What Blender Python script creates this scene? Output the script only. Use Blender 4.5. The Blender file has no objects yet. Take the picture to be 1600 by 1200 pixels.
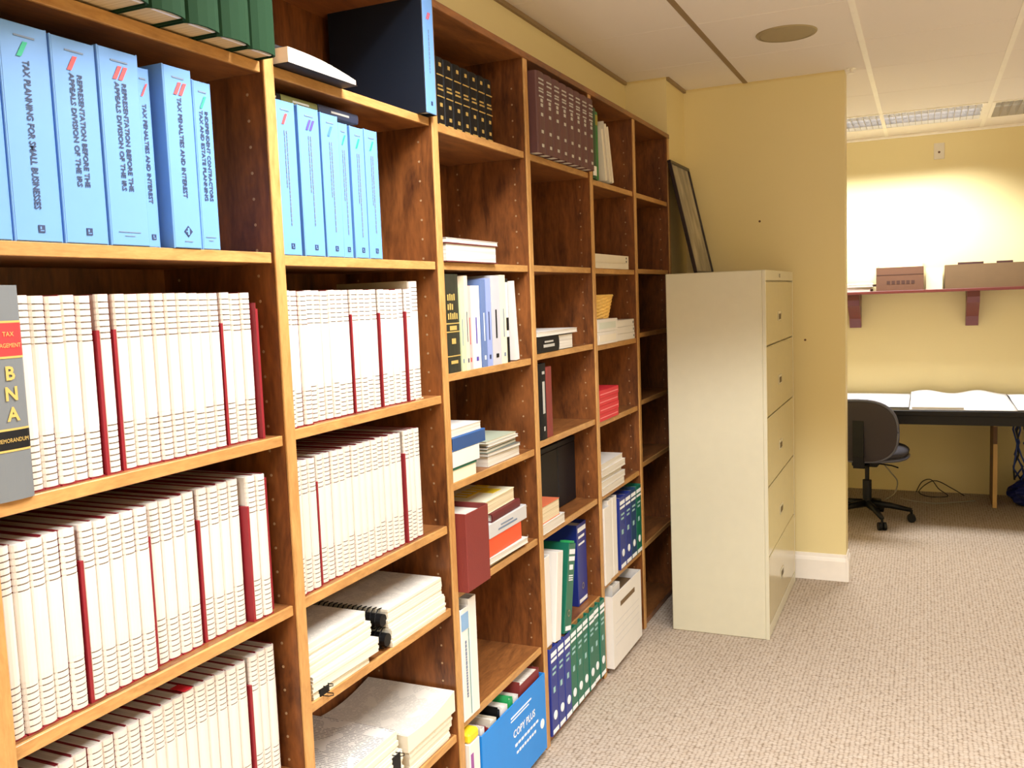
import bpy, math, random
from mathutils import Vector, Matrix
random.seed(7)
SC = bpy.context.scene
COL = SC.collection
PI = math.pi
rad = math.radians

# ------------------------------------------------------------------ camera
cam_data = bpy.data.cameras.new('camera')
cam = bpy.data.objects.new('camera', cam_data)
COL.objects.link(cam)
yaw, pitch, roll = rad(24.4374), rad(5.3665), rad(-2.1633)
cy_, sy_, cp_, sp_ = math.cos(yaw), math.sin(yaw), math.cos(pitch), math.sin(pitch)
fwd = Vector((-sy_ * cp_, cy_ * cp_, -sp_))
r0 = Vector((cy_, sy_, 0))
u0 = r0.cross(fwd)
c_, s_ = math.cos(roll), math.sin(roll)
right = c_ * r0 + s_ * u0
up = -s_ * r0 + c_ * u0
cam.matrix_world = Matrix(((right.x, up.x, -fwd.x, 1.1765), (right.y, up.y, -fwd.y, 0.0),
                           (right.z, up.z, -fwd.z, 1.55), (0, 0, 0, 1)))
cam_data.sensor_width = 36.0
cam_data.lens = 36.0 * 1427.6 / 1600.0
cam_data.clip_start = 0.02
SC.camera = cam

# ------------------------------------------------------------------ world, exposure, ceiling lights
SC.view_settings.view_transform = 'Standard'
SC.view_settings.look = 'None'
SC.view_settings.exposure = 0.29
SC.view_settings.gamma = 1.0
world = bpy.data.worlds.new('world')
SC.world = world
world.use_nodes = True
world.node_tree.nodes['Background'].inputs[0].default_value = (1.0, 0.93, 0.82, 1)
world.node_tree.nodes['Background'].inputs[1].default_value = 0.3
SC.cycles.max_bounces = 10
SC.cycles.diffuse_bounces = 7
SC.cycles.sample_clamp_indirect = 4.0

CEIL = 2.623
P_MAIN, P_FAR = 58.0, 58.0
def ceiling_lamp(name, x0, x1, y0, y1, power, c_in, c_out, z=CEIL - 0.012, col=(0.985, 0.985, 1.0), spill=0.04):
    """one parabolic fluorescent fixture's light; its strength falls to nothing past the louver's cut-off angle"""
    ld = bpy.data.lights.new(name, 'AREA')
    ld.shape = 'RECTANGLE'
    ld.size, ld.size_y = x1 - x0, y1 - y0
    ld.energy = power
    ld.color = col
    ld.use_nodes = True
    nt = ld.node_tree
    em = nt.nodes['Emission']
    geo = nt.nodes.new('ShaderNodeNewGeometry')
    dot = nt.nodes.new('ShaderNodeVectorMath'); dot.operation = 'DOT_PRODUCT'
    nt.links.new(geo.outputs['Incoming'], dot.inputs[0]); nt.links.new(geo.outputs['Normal'], dot.inputs[1])
    ab = nt.nodes.new('ShaderNodeMath'); ab.operation = 'ABSOLUTE'
    nt.links.new(dot.outputs['Value'], ab.inputs[0])
    mr = nt.nodes.new('ShaderNodeMapRange'); mr.interpolation_type = 'SMOOTHSTEP'
    mr.inputs['From Min'].default_value = c_out; mr.inputs['From Max'].default_value = c_in
    mr.inputs['To Min'].default_value = spill; mr.inputs['To Max'].default_value = 1.0
    nt.links.new(ab.outputs[0], mr.inputs['Value'])
    # batwing photometry: the louver throws more sideways than straight down
    bw = nt.nodes.new('ShaderNodeMath'); bw.operation = 'DIVIDE'
    nt.links.new(mr.outputs[0], bw.inputs[0]); nt.links.new(ab.outputs[0], bw.inputs[1])
    nt.links.new(bw.outputs[0], em.inputs['Strength'])
    o = bpy.data.objects.new(name, ld)
    COL.objects.link(o)
    o.location = ((x0 + x1) / 2, (y0 + y1) / 2, z)
    return o
C_IN, C_OUT = 0.56, 0.46
LAMPS = [(0.33, 1.51, 1.39, 1.97), (0.33, 1.51, -1.03, -0.45), (2.75, 3.94, 1.39, 1.97), (2.75, 3.94, -1.03, -0.45)]
for L in LAMPS:
    ceiling_lamp('troffer_light', *L, P_MAIN, C_IN, C_OUT)
ceiling_lamp('troffer_light', 0.33, 1.50, 6.39, 6.95, P_FAR, 0.60, 0.46, spill=0.01)

# ------------------------------------------------------------------ materials
def srgb(c):
    return tuple(((v / 255) / 12.92 if v / 255 <= 0.04045 else (((v / 255) + 0.055) / 1.055) ** 2.4) for v in c)
MATS = {}
def mat(name, rgb, rough=0.6, var=0.0, vscale=20.0, bump=0.0, bscale=200.0, metallic=0.0, spec=0.5, stretch=(1, 1, 1)):
    if name in MATS: return MATS[name]
    m = bpy.data.materials.new(name); m.use_nodes = True
    nt = m.node_tree; b = nt.nodes['Principled BSDF']
    c = srgb(rgb)
    b.inputs['Base Color'].default_value = (*c, 1)
    b.inputs['Roughness'].default_value = rough
    b.inputs['Metallic'].default_value = metallic
    b.inputs['Specular IOR Level'].default_value = spec
    tc = nt.nodes.new('ShaderNodeTexCoord')
    mp = nt.nodes.new('ShaderNodeMapping'); mp.inputs['Scale'].default_value = stretch
    nt.links.new(tc.outputs['Object'], mp.inputs['Vector'])
    if var == 0: var = 0.04
    n = nt.nodes.new('ShaderNodeTexNoise'); n.inputs['Scale'].default_value = vscale; n.inputs['Detail'].default_value = 4
    nt.links.new(mp.outputs[0], n.inputs['Vector'])
    mx = nt.nodes.new('ShaderNodeMix'); mx.data_type = 'RGBA'
    mx.inputs[6].default_value = (*[v * (1 - var) for v in c], 1)
    mx.inputs[7].default_value = (*[min(1, v * (1 + var)) for v in c], 1)
    nt.links.new(n.outputs['Fac'], mx.inputs[0]); nt.links.new(mx.outputs[2], b.inputs['Base Color'])
    if bump:
        n2 = nt.nodes.new('ShaderNodeTexNoise'); n2.inputs['Scale'].default_value = bscale
        nt.links.new(mp.outputs[0], n2.inputs['Vector'])
        bp = nt.nodes.new('ShaderNodeBump'); bp.inputs['Strength'].default_value = bump; bp.inputs['Distance'].default_value = 0.002
        nt.links.new(n2.outputs['Fac'], bp.inputs['Height']); nt.links.new(bp.outputs[0], b.inputs['Normal'])
    MATS[name] = m
    return m

def wood(name, dark, light, axis, rough=0.38, scale=1.0):
    """stained plywood / lipping with the grain along one axis"""
    if name in MATS: return MATS[name]
    m = bpy.data.materials.new(name); m.use_nodes = True
    nt = m.node_tree; b = nt.nodes['Principled BSDF']
    tc = nt.nodes.new('ShaderNodeTexCoord')
    mp = nt.nodes.new('ShaderNodeMapping')
    s = [9 * scale, 9 * scale, 9 * scale]; s[axis] = 2.0 * scale
    mp.inputs['Scale'].default_value = s
    nt.links.new(tc.outputs['Object'], mp.inputs['Vector'])
    n = nt.nodes.new('ShaderNodeTexNoise'); n.inputs['Scale'].default_value = 1.6; n.inputs['Detail'].default_value = 6
    n.inputs['Distortion'].default_value = 1.2; n.inputs['Roughness'].default_value = 0.62
    nt.links.new(mp.outputs[0], n.inputs['Vector'])
    n2 = nt.nodes.new('ShaderNodeTexNoise'); n2.inputs['Scale'].default_value = 14; n2.inputs['Detail'].default_value = 3
    nt.links.new(mp.outputs[0], n2.inputs['Vector'])
    ad = nt.nodes.new('ShaderNodeMath'); ad.operation = 'MULTIPLY_ADD'; ad.inputs[1].default_value = 0.35
    nt.links.new(n2.outputs['Fac'], ad.inputs[0]); nt.links.new(n.outputs['Fac'], ad.inputs[2])
    cr = nt.nodes.new('ShaderNodeValToRGB')
    cr.color_ramp.elements[0].position = 0.42; cr.color_ramp.elements[0].color = (*srgb(dark), 1)
    cr.color_ramp.elements[1].position = 0.90; cr.color_ramp.elements[1].color = (*srgb(light), 1)
    nt.links.new(ad.outputs[0], cr.inputs[0]); nt.links.new(cr.outputs[0], b.inputs['Base Color'])
    b.inputs['Roughness'].default_value = rough
    bp = nt.nodes.new('ShaderNodeBump'); bp.inputs['Strength'].default_value = 0.12; bp.inputs['Distance'].default_value = 0.002
    nt.links.new(n2.outputs['Fac'], bp.inputs['Height']); nt.links.new(bp.outputs[0], b.inputs['Normal'])
    MATS[name] = m
    return m

def printed(name, paper, ink, line=90.0, gap=0.6, blocks=26.0):
    """a printed sheet: rows of small type broken into words and blocks (object x,y plane)"""
    if name in MATS: return MATS[name]
    m = bpy.data.materials.new(name); m.use_nodes = True
    nt = m.node_tree; b = nt.nodes['Principled BSDF']; b.inputs['Roughness'].default_value = 0.75
    tc = nt.nodes.new('ShaderNodeTexCoord')
    w = nt.nodes.new('ShaderNodeTexWave'); w.bands_direction = 'Y'; w.inputs['Scale'].default_value = line
    nt.links.new(tc.outputs['Object'], w.inputs['Vector'])
    n = nt.nodes.new('ShaderNodeTexNoise'); n.inputs['Scale'].default_value = 160
    nt.links.new(tc.outputs['Object'], n.inputs['Vector'])
    n3 = nt.nodes.new('ShaderNodeTexNoise'); n3.inputs['Scale'].default_value = blocks; n3.inputs['Detail'].default_value = 0
    nt.links.new(tc.outputs['Object'], n3.inputs['Vector'])
    g1 = nt.nodes.new('ShaderNodeMath'); g1.operation = 'GREATER_THAN'; g1.inputs[1].default_value = 0.62
    nt.links.new(w.outputs['Fac'], g1.inputs[0])
    g2 = nt.nodes.new('ShaderNodeMath'); g2.operation = 'GREATER_THAN'; g2.inputs[1].default_value = 0.42
    nt.links.new(n.outputs['Fac'], g2.inputs[0])
    g3 = nt.nodes.new('ShaderNodeMath'); g3.operation = 'GREATER_THAN'; g3.inputs[1].default_value = 0.40
    nt.links.new(n3.outputs['Fac'], g3.inputs[0])
    a = nt.nodes.new('ShaderNodeMath'); a.operation = 'MULTIPLY'
    nt.links.new(g1.outputs[0], a.inputs[0]); nt.links.new(g2.outputs[0], a.inputs[1])
    a2 = nt.nodes.new('ShaderNodeMath'); a2.operation = 'MULTIPLY'
    nt.links.new(a.outputs[0], a2.inputs[0]); nt.links.new(g3.outputs[0], a2.inputs[1])
    a3 = nt.nodes.new('ShaderNodeMath'); a3.operation = 'MULTIPLY'; a3.inputs[1].default_value = gap
    nt.links.new(a2.outputs[0], a3.inputs[0])
    mx = nt.nodes.new('ShaderNodeMix'); mx.data_type = 'RGBA'
    mx.inputs[6].default_value = (*srgb(paper), 1); mx.inputs[7].default_value = (*srgb(ink), 1)
    nt.links.new(a3.outputs[0], mx.inputs[0]); nt.links.new(mx.outputs[2], b.inputs['Base Color'])
    MATS[name] = m
    return m

def layered(name, paper, dark, scale=260.0):
    """the cut edge of a block of pages: fine layers across the thickness (object y)"""
    if name in MATS: return MATS[name]
    m = bpy.data.materials.new(name); m.use_nodes = True
    nt = m.node_tree; b = nt.nodes['Principled BSDF']; b.inputs['Roughness'].default_value = 0.8
    tc = nt.nodes.new('ShaderNodeTexCoord')
    mp = nt.nodes.new('ShaderNodeMapping'); mp.inputs['Scale'].default_value = (1.5, scale, 1.5)
    nt.links.new(tc.outputs['Object'], mp.inputs['Vector'])
    n = nt.nodes.new('ShaderNodeTexNoise'); n.inputs['Scale'].default_value = 1.0; n.inputs['Detail'].default_value = 3
    nt.links.new(mp.outputs[0], n.inputs['Vector'])
    mx = nt.nodes.new('ShaderNodeMix'); mx.data_type = 'RGBA'
    mx.inputs[6].default_value = (*srgb(dark), 1); mx.inputs[7].default_value = (*srgb(paper), 1)
    mr = nt.nodes.new('ShaderNodeMapRange'); mr.inputs['From Min'].default_value = 0.3; mr.inputs['From Max'].default_value = 0.6
    nt.links.new(n.outputs['Fac'], mr.inputs['Value'])
    nt.links.new(mr.outputs[0], mx.inputs[0]); nt.links.new(mx.outputs[2], b.inputs['Base Color'])
    MATS[name] = m
    return m

W_UP = wood('wood_upright', (66, 35, 19), (146, 88, 44), 2)
W_SH = wood('wood_shelf', (86, 49, 25), (158, 102, 54), 1)
W_LIPV = wood('wood_lipping_upright', (166, 118, 64), (204, 156, 94), 2, scale=2)
W_LIPH = wood('wood_lipping_shelf', (160, 112, 60), (202, 154, 92), 1, scale=2)
M_PAGE = layered('pages_white', (220, 215, 204), (188, 180, 166))
M_PAGEC = layered('pages_cream', (222, 208, 176), (190, 172, 134))
M_PAGET = layered('pages_tan', (206, 184, 140), (180, 156, 112))
M_WHITE = mat('white_card', (224, 220, 213), 0.55)
M_OFFW = mat('offwhite_card', (218, 210, 192), 0.6)
M_COMB = mat('white_comb_plastic', (219, 210, 200), 0.4, var=0.07, vscale=9, stretch=(30, 30, 1))
M_SLOT = mat('comb_slot_shade', (112, 98, 84), 0.8)
M_MAROON = mat('maroon_card', (136, 30, 40), 0.45)
M_MAROON2 = mat('maroon_cloth', (122, 44, 40), 0.55, bump=0.2)
M_DKRED = mat('dark_red_cloth', (96, 30, 34), 0.55)
M_BLUE = mat('light_blue_vinyl', (104, 152, 212), 0.45)
M_BLUE2 = mat('mid_blue_vinyl', (76, 130, 192), 0.38)
M_NAVY = mat('navy_vinyl', (18, 26, 38), 0.5, spec=0.3)
M_ROYAL = mat('royal_blue_vinyl', (34, 50, 132), 0.35)
M_GREENB = mat('green_vinyl', (22, 104, 82), 0.35)
M_GREEND = mat('dark_green_cloth', (26, 52, 30), 0.85, spec=0.12)
M_GREEN3 = mat('bright_green_card', (40, 160, 90), 0.5)
M_BLACK = mat('black_cloth', (16, 15, 17), 0.55, spec=0.3)
M_BLKPL = mat('black_plastic', (12, 12, 13), 0.45, spec=0.3)
M_GREY = mat('grey_cloth', (104, 108, 110), 0.6)
M_LGREY = mat('light_grey_card', (196, 196, 196), 0.6)
M_GOLD = mat('gold_foil', (214, 182, 104), 0.35, metallic=0.3)
M_SILV = mat('silver_foil', (196, 196, 190), 0.35, metallic=0.3)
M_INK = mat('navy_ink', (40, 52, 88), 0.6)
M_INKG = mat('grey_ink', (110, 126, 150), 0.6)
M_REDI = mat('red_ink', (222, 74, 76), 0.6)
M_GREENI = mat('green_ink', (38, 168, 130), 0.6)
M_PURPI = mat('purple_ink', (84, 70, 160), 0.6)
M_BLUEI = mat('blue_ink', (70, 120, 210), 0.6)
M_WINK = mat('white_ink', (236, 240, 244), 0.6)
M_RED = mat('red_card', (206, 40, 52), 0.5)
M_ORANGE = mat('orange_red_card', (236, 84, 44), 0.5)
M_LABRED = mat('red_leather_label', (206, 50, 50), 0.5)
M_CABIN = mat('putty_enamel', (208, 203, 178), 0.28, spec=0.5)
M_CABFR = mat('putty_enamel_gloss', (196, 186, 146), 0.14, spec=0.7)
M_KRAFT = mat('kraft_cardboard', (112, 88, 58), 0.8, var=0.08)
M_KRAFTL = mat('kraft_cardboard_inner', (208, 180, 126), 0.8)
M_COPY = mat('copy_blue_card', (30, 132, 216), 0.45)
M_YELLOW = mat('yellow_card', (238, 204, 40), 0.5)
M_WICK = mat('wicker', (222, 180, 92), 0.6, var=0.2, vscale=90)
M_MAHOG = mat('mahogany_stain', (104, 44, 38), 0.4, var=0.15, vscale=8, stretch=(1, 8, 8))
M_CHAIR = mat('charcoal_fabric', (58, 56, 62), 0.9, bump=0.3, bscale=500)
M_CHAIRP = mat('chair_grey_plastic', (84, 86, 100), 0.3)
M_DESKT = mat('desk_black_laminate', (18, 17, 17), 0.4, spec=0.3)
M_WLEG = mat('desk_leg_wood', (104, 72, 44), 0.6)
M_WEDGE = mat('desk_leg_edge', (196, 160, 100), 0.6)
M_GREYCORD = mat('grey_cord', (150, 146, 136), 0.5)
M_BLKCORD = mat('black_cord', (28, 26, 26), 0.5)
M_BLUECORD = mat('blue_cord', (36, 60, 130), 0.5)
M_BLUEBAG = mat('dark_blue_plastic_bag', (24, 32, 92), 0.35)
M_TRIM = mat('white_trim_paint', (240, 234, 224), 0.4)
M_GRIDW = mat('ceiling_grid_white', (250, 246, 236), 0.5)
M_CEILSHADE = mat('ceiling_shade_brown', (150, 128, 96), 0.6)  # brown puts the shade of the ceiling slot and wall angle into the colour
M_PRINT = printed('printed_page', (222, 216, 203), (110, 104, 100), gap=0.42)
M_PRINTB = printed('printed_page_bold', (218, 212, 202), (96, 90, 92), line=45, gap=0.75, blocks=18)
M_METAL = mat('brushed_metal', (176, 170, 150), 0.35, metallic=0.8)

def wall_mat():
    m = bpy.data.materials.new('yellow_wall_paint'); m.use_nodes = True
    nt = m.node_tree; b = nt.nodes['Principled BSDF']; b.inputs['Roughness'].default_value = 0.55
    tc = nt.nodes.new('ShaderNodeTexCoord')
    n = nt.nodes.new('ShaderNodeTexNoise'); n.inputs['Scale'].default_value = 1.5; n.inputs['Detail'].default_value = 5
    nt.links.new(tc.outputs['Object'], n.inputs['Vector'])
    mx = nt.nodes.new('ShaderNodeMix'); mx.data_type = 'RGBA'
    mx.inputs[6].default_value = (*srgb((222, 206, 150)), 1); mx.inputs[7].default_value = (*srgb((229, 213, 160)), 1)
    nt.links.new(n.outputs['Fac'], mx.inputs[0]); nt.links.new(mx.outputs[2], b.inputs['Base Color'])
    n2 = nt.nodes.new('ShaderNodeTexNoise'); n2.inputs['Scale'].default_value = 260
    nt.links.new(tc.outputs['Object'], n2.inputs['Vector'])
    bp = nt.nodes.new('ShaderNodeBump'); bp.inputs['Strength'].default_value = 0.15; bp.inputs['Distance'].default_value = 0.001
    nt.links.new(n2.outputs['Fac'], bp.inputs['Height']); nt.links.new(bp.outputs[0], b.inputs['Normal'])
    return m
M_WALL = wall_mat()

def carpet_mat():
    m = bpy.data.materials.new('loop_carpet'); m.use_nodes = True
    nt = m.node_tree; b = nt.nodes['Principled BSDF']; b.inputs['Roughness'].default_value = 0.95
    b.inputs['Specular IOR Level'].default_value = 0.1
    tc = nt.nodes.new('ShaderNodeTexCoord')
    mp = nt.nodes.new('ShaderNodeMapping'); mp.inputs['Scale'].default_value = (66, 84, 1)
    nt.links.new(tc.outputs['Object'], mp.inputs['Vector'])
    v = nt.nodes.new('ShaderNodeTexVoronoi'); v.inputs['Scale'].default_value = 1.0; v.inputs['Randomness'].default_value = 0.35
    nt.links.new(mp.outputs[0], v.inputs['Vector'])
    cr = nt.nodes.new('ShaderNodeValToRGB')
    cr.color_ramp.elements[0].position = 0.38; cr.color_ramp.elements[0].color = (*srgb((188, 174, 158)), 1)
    cr.color_ramp.elements[1].position = 0.78; cr.color_ramp.elements[1].color = (*srgb((122, 106, 88)), 1)
    nt.links.new(v.outputs['Distance'], cr.inputs[0])
    n = nt.nodes.new('ShaderNodeTexNoise'); n.inputs['Scale'].default_value = 0.5; n.inputs['Detail'].default_value = 2
    nt.links.new(mp.outputs[0], n.inputs['Vector'])
    mx = nt.nodes.new('ShaderNodeMix'); mx.data_type = 'RGBA'; mx.blend_type = 'MULTIPLY'; mx.inputs[0].default_value = 0.3
    cr2 = nt.nodes.new('ShaderNodeValToRGB')
    cr2.color_ramp.elements[0].position = 0.35; cr2.color_ramp.elements[0].color = (*srgb((222, 208, 188)), 1)
    cr2.color_ramp.elements[1].position = 0.65; cr2.color_ramp.elements[1].color = (1, 1, 1, 1)
    nt.links.new(n.outputs['Fac'], cr2.inputs[0])
    nt.links.new(cr.outputs[0], mx.inputs[6]); nt.links.new(cr2.outputs[0], mx.inputs[7])
    nt.links.new(mx.outputs[2], b.inputs['Base Color'])
    bp = nt.nodes.new('ShaderNodeBump'); bp.invert = True; bp.inputs['Strength'].default_value = 0.5; bp.inputs['Distance'].default_value = 0.002
    nt.links.new(v.outputs['Distance'], bp.inputs['Height']); nt.links.new(bp.outputs[0], b.inputs['Normal'])
    return m
M_CARPET = carpet_mat()
M_TILE = mat('ceiling_tile', (240, 234, 226), 0.9, var=0.03, vscale=300, bump=0.35, bscale=350)

# ------------------------------------------------------------------ mesh builder
class MB:
    def __init__(self): self.v = []; self.f = []; self.mi = []
    def add(self, vs, fs, mi=0):
        o = len(self.v); self.v += [tuple(p) for p in vs]
        for f in fs: self.f.append(tuple(i + o for i in f)); self.mi.append(mi)
    def box(self, a, b, mi=0, bev=0.0, rot=None, mats6=None):
        x0, x1 = sorted((a[0], b[0])); y0, y1 = sorted((a[1], b[1])); z0, z1 = sorted((a[2], b[2]))
        w = min(x1 - x0, y1 - y0, z1 - z0)
        e = min(bev, w * 0.45)
        if e <= 0:
            vs = [(x0, y0, z0), (x1, y0, z0), (x1, y1, z0), (x0, y1, z0), (x0, y0, z1), (x1, y0, z1), (x1, y1, z1), (x0, y1, z1)]
            fs = [(0, 3, 2, 1), (4, 5, 6, 7), (0, 1, 5, 4), (1, 2, 6, 5), (2, 3, 7, 6), (3, 0, 4, 7)]  # -z +z -y +x +y -x
        else:
            vs = []; fs = []
            # chamfered box: 24 verts
            idx = {}
            for sx in (0, 1):
                for sy in (0, 1):
                    for sz in (0, 1):
                        X = (x0, x1)[sx]; Y = (y0, y1)[sy]; Z = (z0, z1)[sz]
                        dx = e if sx == 0 else -e; dy = e if sy == 0 else -e; dz = e if sz == 0 else -e
                        idx[(sx, sy, sz, 'x')] = len(vs); vs.append((X, Y + dy, Z + dz))
                        idx[(sx, sy, sz, 'y')] = len(vs); vs.append((X + dx, Y, Z + dz))
                        idx[(sx, sy, sz, 'z')] = len(vs); vs.append((X + dx, Y + dy, Z))
            def q(*k): fs.append(tuple(idx[i] for i in k))
            q((0,0,0,'z'), (0,1,0,'z'), (1,1,0,'z'), (1,0,0,'z')); q((0,0,1,'z'), (1,0,1,'z'), (1,1,1,'z'), (0,1,1,'z'))
            q((0,0,0,'y'), (1,0,0,'y'), (1,0,1,'y'), (0,0,1,'y')); q((1,0,0,'x'), (1,1,0,'x'), (1,1,1,'x'), (1,0,1,'x'))
            q((0,1,0,'y'), (0,1,1,'y'), (1,1,1,'y'), (1,1,0,'y')); q((0,0,0,'x'), (0,0,1,'x'), (0,1,1,'x'), (0,1,0,'x'))
            for s in (0, 1):
                for t in (0, 1):
                    a_ = [(s,t,0,'x'), (s,t,1,'x'), (s,t,1,'y'), (s,t,0,'y')]
                    q(*(a_ if (s + t) % 2 == 0 else a_[::-1]))
                    a_ = [(s,0,t,'x'), (s,1,t,'x'), (s,1,t,'z'), (s,0,t,'z')]
                    q(*(a_[::-1] if (s + t) % 2 == 0 else a_))
                    a_ = [(0,s,t,'y'), (1,s,t,'y'), (1,s,t,'z'), (0,s,t,'z')]
                    q(*(a_ if (s + t) % 2 == 0 else a_[::-1]))
                    for r_ in (0, 1):
                        a_ = [(s,t,r_,'x'), (s,t,r_,'y'), (s,t,r_,'z')]
                        q(*(a_ if (s + t + r_) % 2 == 0 else a_[::-1]))
        if rot is not None:
            c = Vector(((x0 + x1) / 2, (y0 + y1) / 2, (z0 + z1) / 2))
            vs = [rot @ (Vector(p) - c) + c for p in vs]
        o = len(self.v); self.v += [tuple(p) for p in vs]
        for i, f in enumerate(fs):
            self.f.append(tuple(k + o for k in f))
            self.mi.append(mats6[i] if (mats6 and i < 6) else mi)
        return self
    def prism(self, poly, axis, a, b, mi=0):
        """extrude a 2D polygon along an axis (0:x with (y,z), 1:y with (x,z), 2:z with (x,y))"""
        n = len(poly)
        def P(p, t):
            if axis == 0: return (t, p[0], p[1])
            if axis == 1: return (p[0], t, p[1])
            return (p[0], p[1], t)
        vs = [P(p, a) for p in poly] + [P(p, b) for p in poly]
        fs = [tuple(range(n))[::-1], tuple(range(n, 2 * n))] + [(i, (i + 1) % n, (i + 1) % n + n, i + n) for i in range(n)]
        self.add(vs, fs, mi); return self
    def cyl(self, p0, p1, r0_, r1_=None, n=16, mi=0, cap=True):
        r1_ = r0_ if r1_ is None else r1_
        p0 = Vector(p0); p1 = Vector(p1); d = (p1 - p0).normalized()
        a = d.orthogonal().normalized(); b = d.cross(a)
        vs = []
        for p, r in ((p0, r0_), (p1, r1_)):
            for i in range(n):
                t = 2 * PI * i / n; vs.append(p + a * math.cos(t) * r + b * math.sin(t) * r)
        fs = [(i, (i + 1) % n, (i + 1) % n + n, i + n) for i in range(n)]
        if cap: fs += [tuple(range(n))[::-1], tuple(range(n, 2 * n))]
        self.add(vs, fs, mi); return self
    def tube(self, pts, r, n=8, mi=0):
        pts = [Vector(p) for p in pts]
        rings = []
        a = None
        for i, p in enumerate(pts):
            d = (pts[min(i + 1, len(pts) - 1)] - pts[max(i - 1, 0)]).normalized()
            if a is None: a = d.orthogonal().normalized()
            a = (a - d * a.dot(d)).normalized(); b = d.cross(a)
            rr = r[i] if isinstance(r, (list, tuple)) else r
            rings.append([p + a * math.cos(2 * PI * k / n) * rr + b * math.sin(2 * PI * k / n) * rr for k in range(n)])
        vs = [q for rg in rings for q in rg]; fs = []
        for i in range(len(rings) - 1):
            for k in range(n):
                fs.append((i * n + k, i * n + (k + 1) % n, (i + 1) * n + (k + 1) % n, (i + 1) * n + k))
        fs.append(tuple(range(n))[::-1]); fs.append(tuple(range((len(rings) - 1) * n, len(rings) * n)))
        self.add(vs, fs, mi); return self
    def lathe(self, prof, n=28, c=(0, 0), mi=0, sx=1, sy=1):
        vs = []; fs = []
        for r, z in prof:
            for i in range(n):
                t = 2 * PI * i / n; vs.append((c[0] + r * math.cos(t) * sx, c[1] + r * math.sin(t) * sy, z))
        for j in range(len(prof) - 1):
            for i in range(n):
                fs.append((j * n + i, j * n + (i + 1) % n, (j + 1) * n + (i + 1) % n, (j + 1) * n + i))
        self.add(vs, fs, mi); return self
    def mesh(self, name, mats, smooth=False):
        me = bpy.data.meshes.new(name)
        me.from_pydata(self.v, [], self.f)
        for m in (mats if isinstance(mats, (list, tuple)) else [mats]): me.materials.append(m)
        me.polygons.foreach_set('material_index', self.mi)
        if smooth: me.polygons.foreach_set('use_smooth', [True] * len(self.f))
        me.validate(); me.update()
        return me
    def obj(self, name, mats, parent=None, smooth=False):
        o = bpy.data.objects.new(name, self.mesh(name, mats, smooth))
        COL.objects.link(o)
        if parent is not None: o.parent = parent
        if smooth:
            mod = None
        return o

def tag(o, label, cat, group=None, kind=None):
    if label: o['label'] = label
    if cat: o['category'] = cat
    if group: o['group'] = group
    if kind: o['kind'] = kind
    return o
def thing(name, label, cat, loc=(0, 0, 0), rot=(0, 0, 0), group=None):
    o = bpy.data.objects.new(name, None); COL.objects.link(o)
    o.empty_display_size = 0.05
    o.location = loc; o.rotation_euler = rot
    return tag(o, label, cat, group)
def struct(o): o['kind'] = 'structure'; return o
def copy_thing(root, loc=None, rot=None, label=None, group=None):
    c = root.copy(); COL.objects.link(c)
    if loc is not None: c.location = loc
    if rot is not None: c.rotation_euler = rot
    if label: c['label'] = label
    if group: c['group'] = group
    for ch in list(root.children):
        k = ch.copy(); COL.objects.link(k); k.parent = c
        for g in list(ch.children):
            d = g.copy(); COL.objects.link(d); d.parent = k
    return c

def text(parent, name, s, size, y, z, m, orient='down', x=0.0009, sx=1.0, align='LEFT', bold=0.0, space=1.0, run=None):
    """lettering lying on a spine or face that looks towards +X of its parent"""
    cu = bpy.data.curves.new(name, 'FONT'); cu.body = s; cu.size = size; cu.align_x = align; cu.align_y = 'CENTER'
    cu.offset = bold; cu.space_character = space; cu.resolution_u = 2
    tmp = bpy.data.objects.new(name, cu); COL.objects.link(tmp)
    dg = bpy.context.evaluated_depsgraph_get()
    me = bpy.data.meshes.new_from_object(tmp.evaluated_get(dg))
    COL.objects.unlink(tmp); bpy.data.objects.remove(tmp); bpy.data.curves.remove(cu)
    if run: sx = run / max(1e-4, max(v.co.x for v in me.vertices))
    for v in me.vertices:
        a, b = v.co.x * sx, v.co.y
        if orient == 'down': v.co = (0, b, -a)
        elif orient == 'horiz': v.co = (0, a, b)
        else: v.co = (0, -b, a)
    me.materials.clear(); me.materials.append(m)
    o = bpy.data.objects.new(name, me); COL.objects.link(o); o.parent = parent; o.location = (x, y, z)
    return o
def marks(parent, name, rects, m, x=0.0009, th=0.0005):
    """small printed bars / bands: rects (y0,y1,z0,z1)"""
    b = MB()
    for r in rects: b.box((x - th, r[0], r[2]), (x, r[1], r[3]))
    return b.obj(name, m, parent)
def word_bars(parent, t, h, lines, m, top=0.06, length=0.6, hgt=0.0034, seed=1):
    """print too small to read on a spine: rows of short dashes running down"""
    rnd = random.Random(seed + int(t * 10000) + int(h * 1000)); rects = []
    for i in range(lines):
        yc = t * 0.5 + (0.5 * (lines - 1) - i) * hgt * 2.1
        z = h - top; zend = h - top - h * length * (1 if i % 2 == 0 else 0.62)
        while z > zend:
            w = rnd.uniform(0.004, 0.012); rects.append((yc - hgt / 2, yc + hgt / 2, z - w, z)); z -= w + 0.0022
    return marks(parent, 'spine_print', rects, m, x=0.0012)
def slashes(parent, y, z, w, h, m, n=2, x=0.0012):
    b = MB()
    for i in range(n):
        y0 = y + i * w * 0.62
        b.add([(x, y0, z), (x, y0 + w * 0.42, z), (x, y0 + w * 0.42 + h * 0.55, z + h), (x, y0 + h * 0.55, z + h)], [(0, 1, 2, 3)])
    return b.obj('logo_stripes', m, parent)

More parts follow.
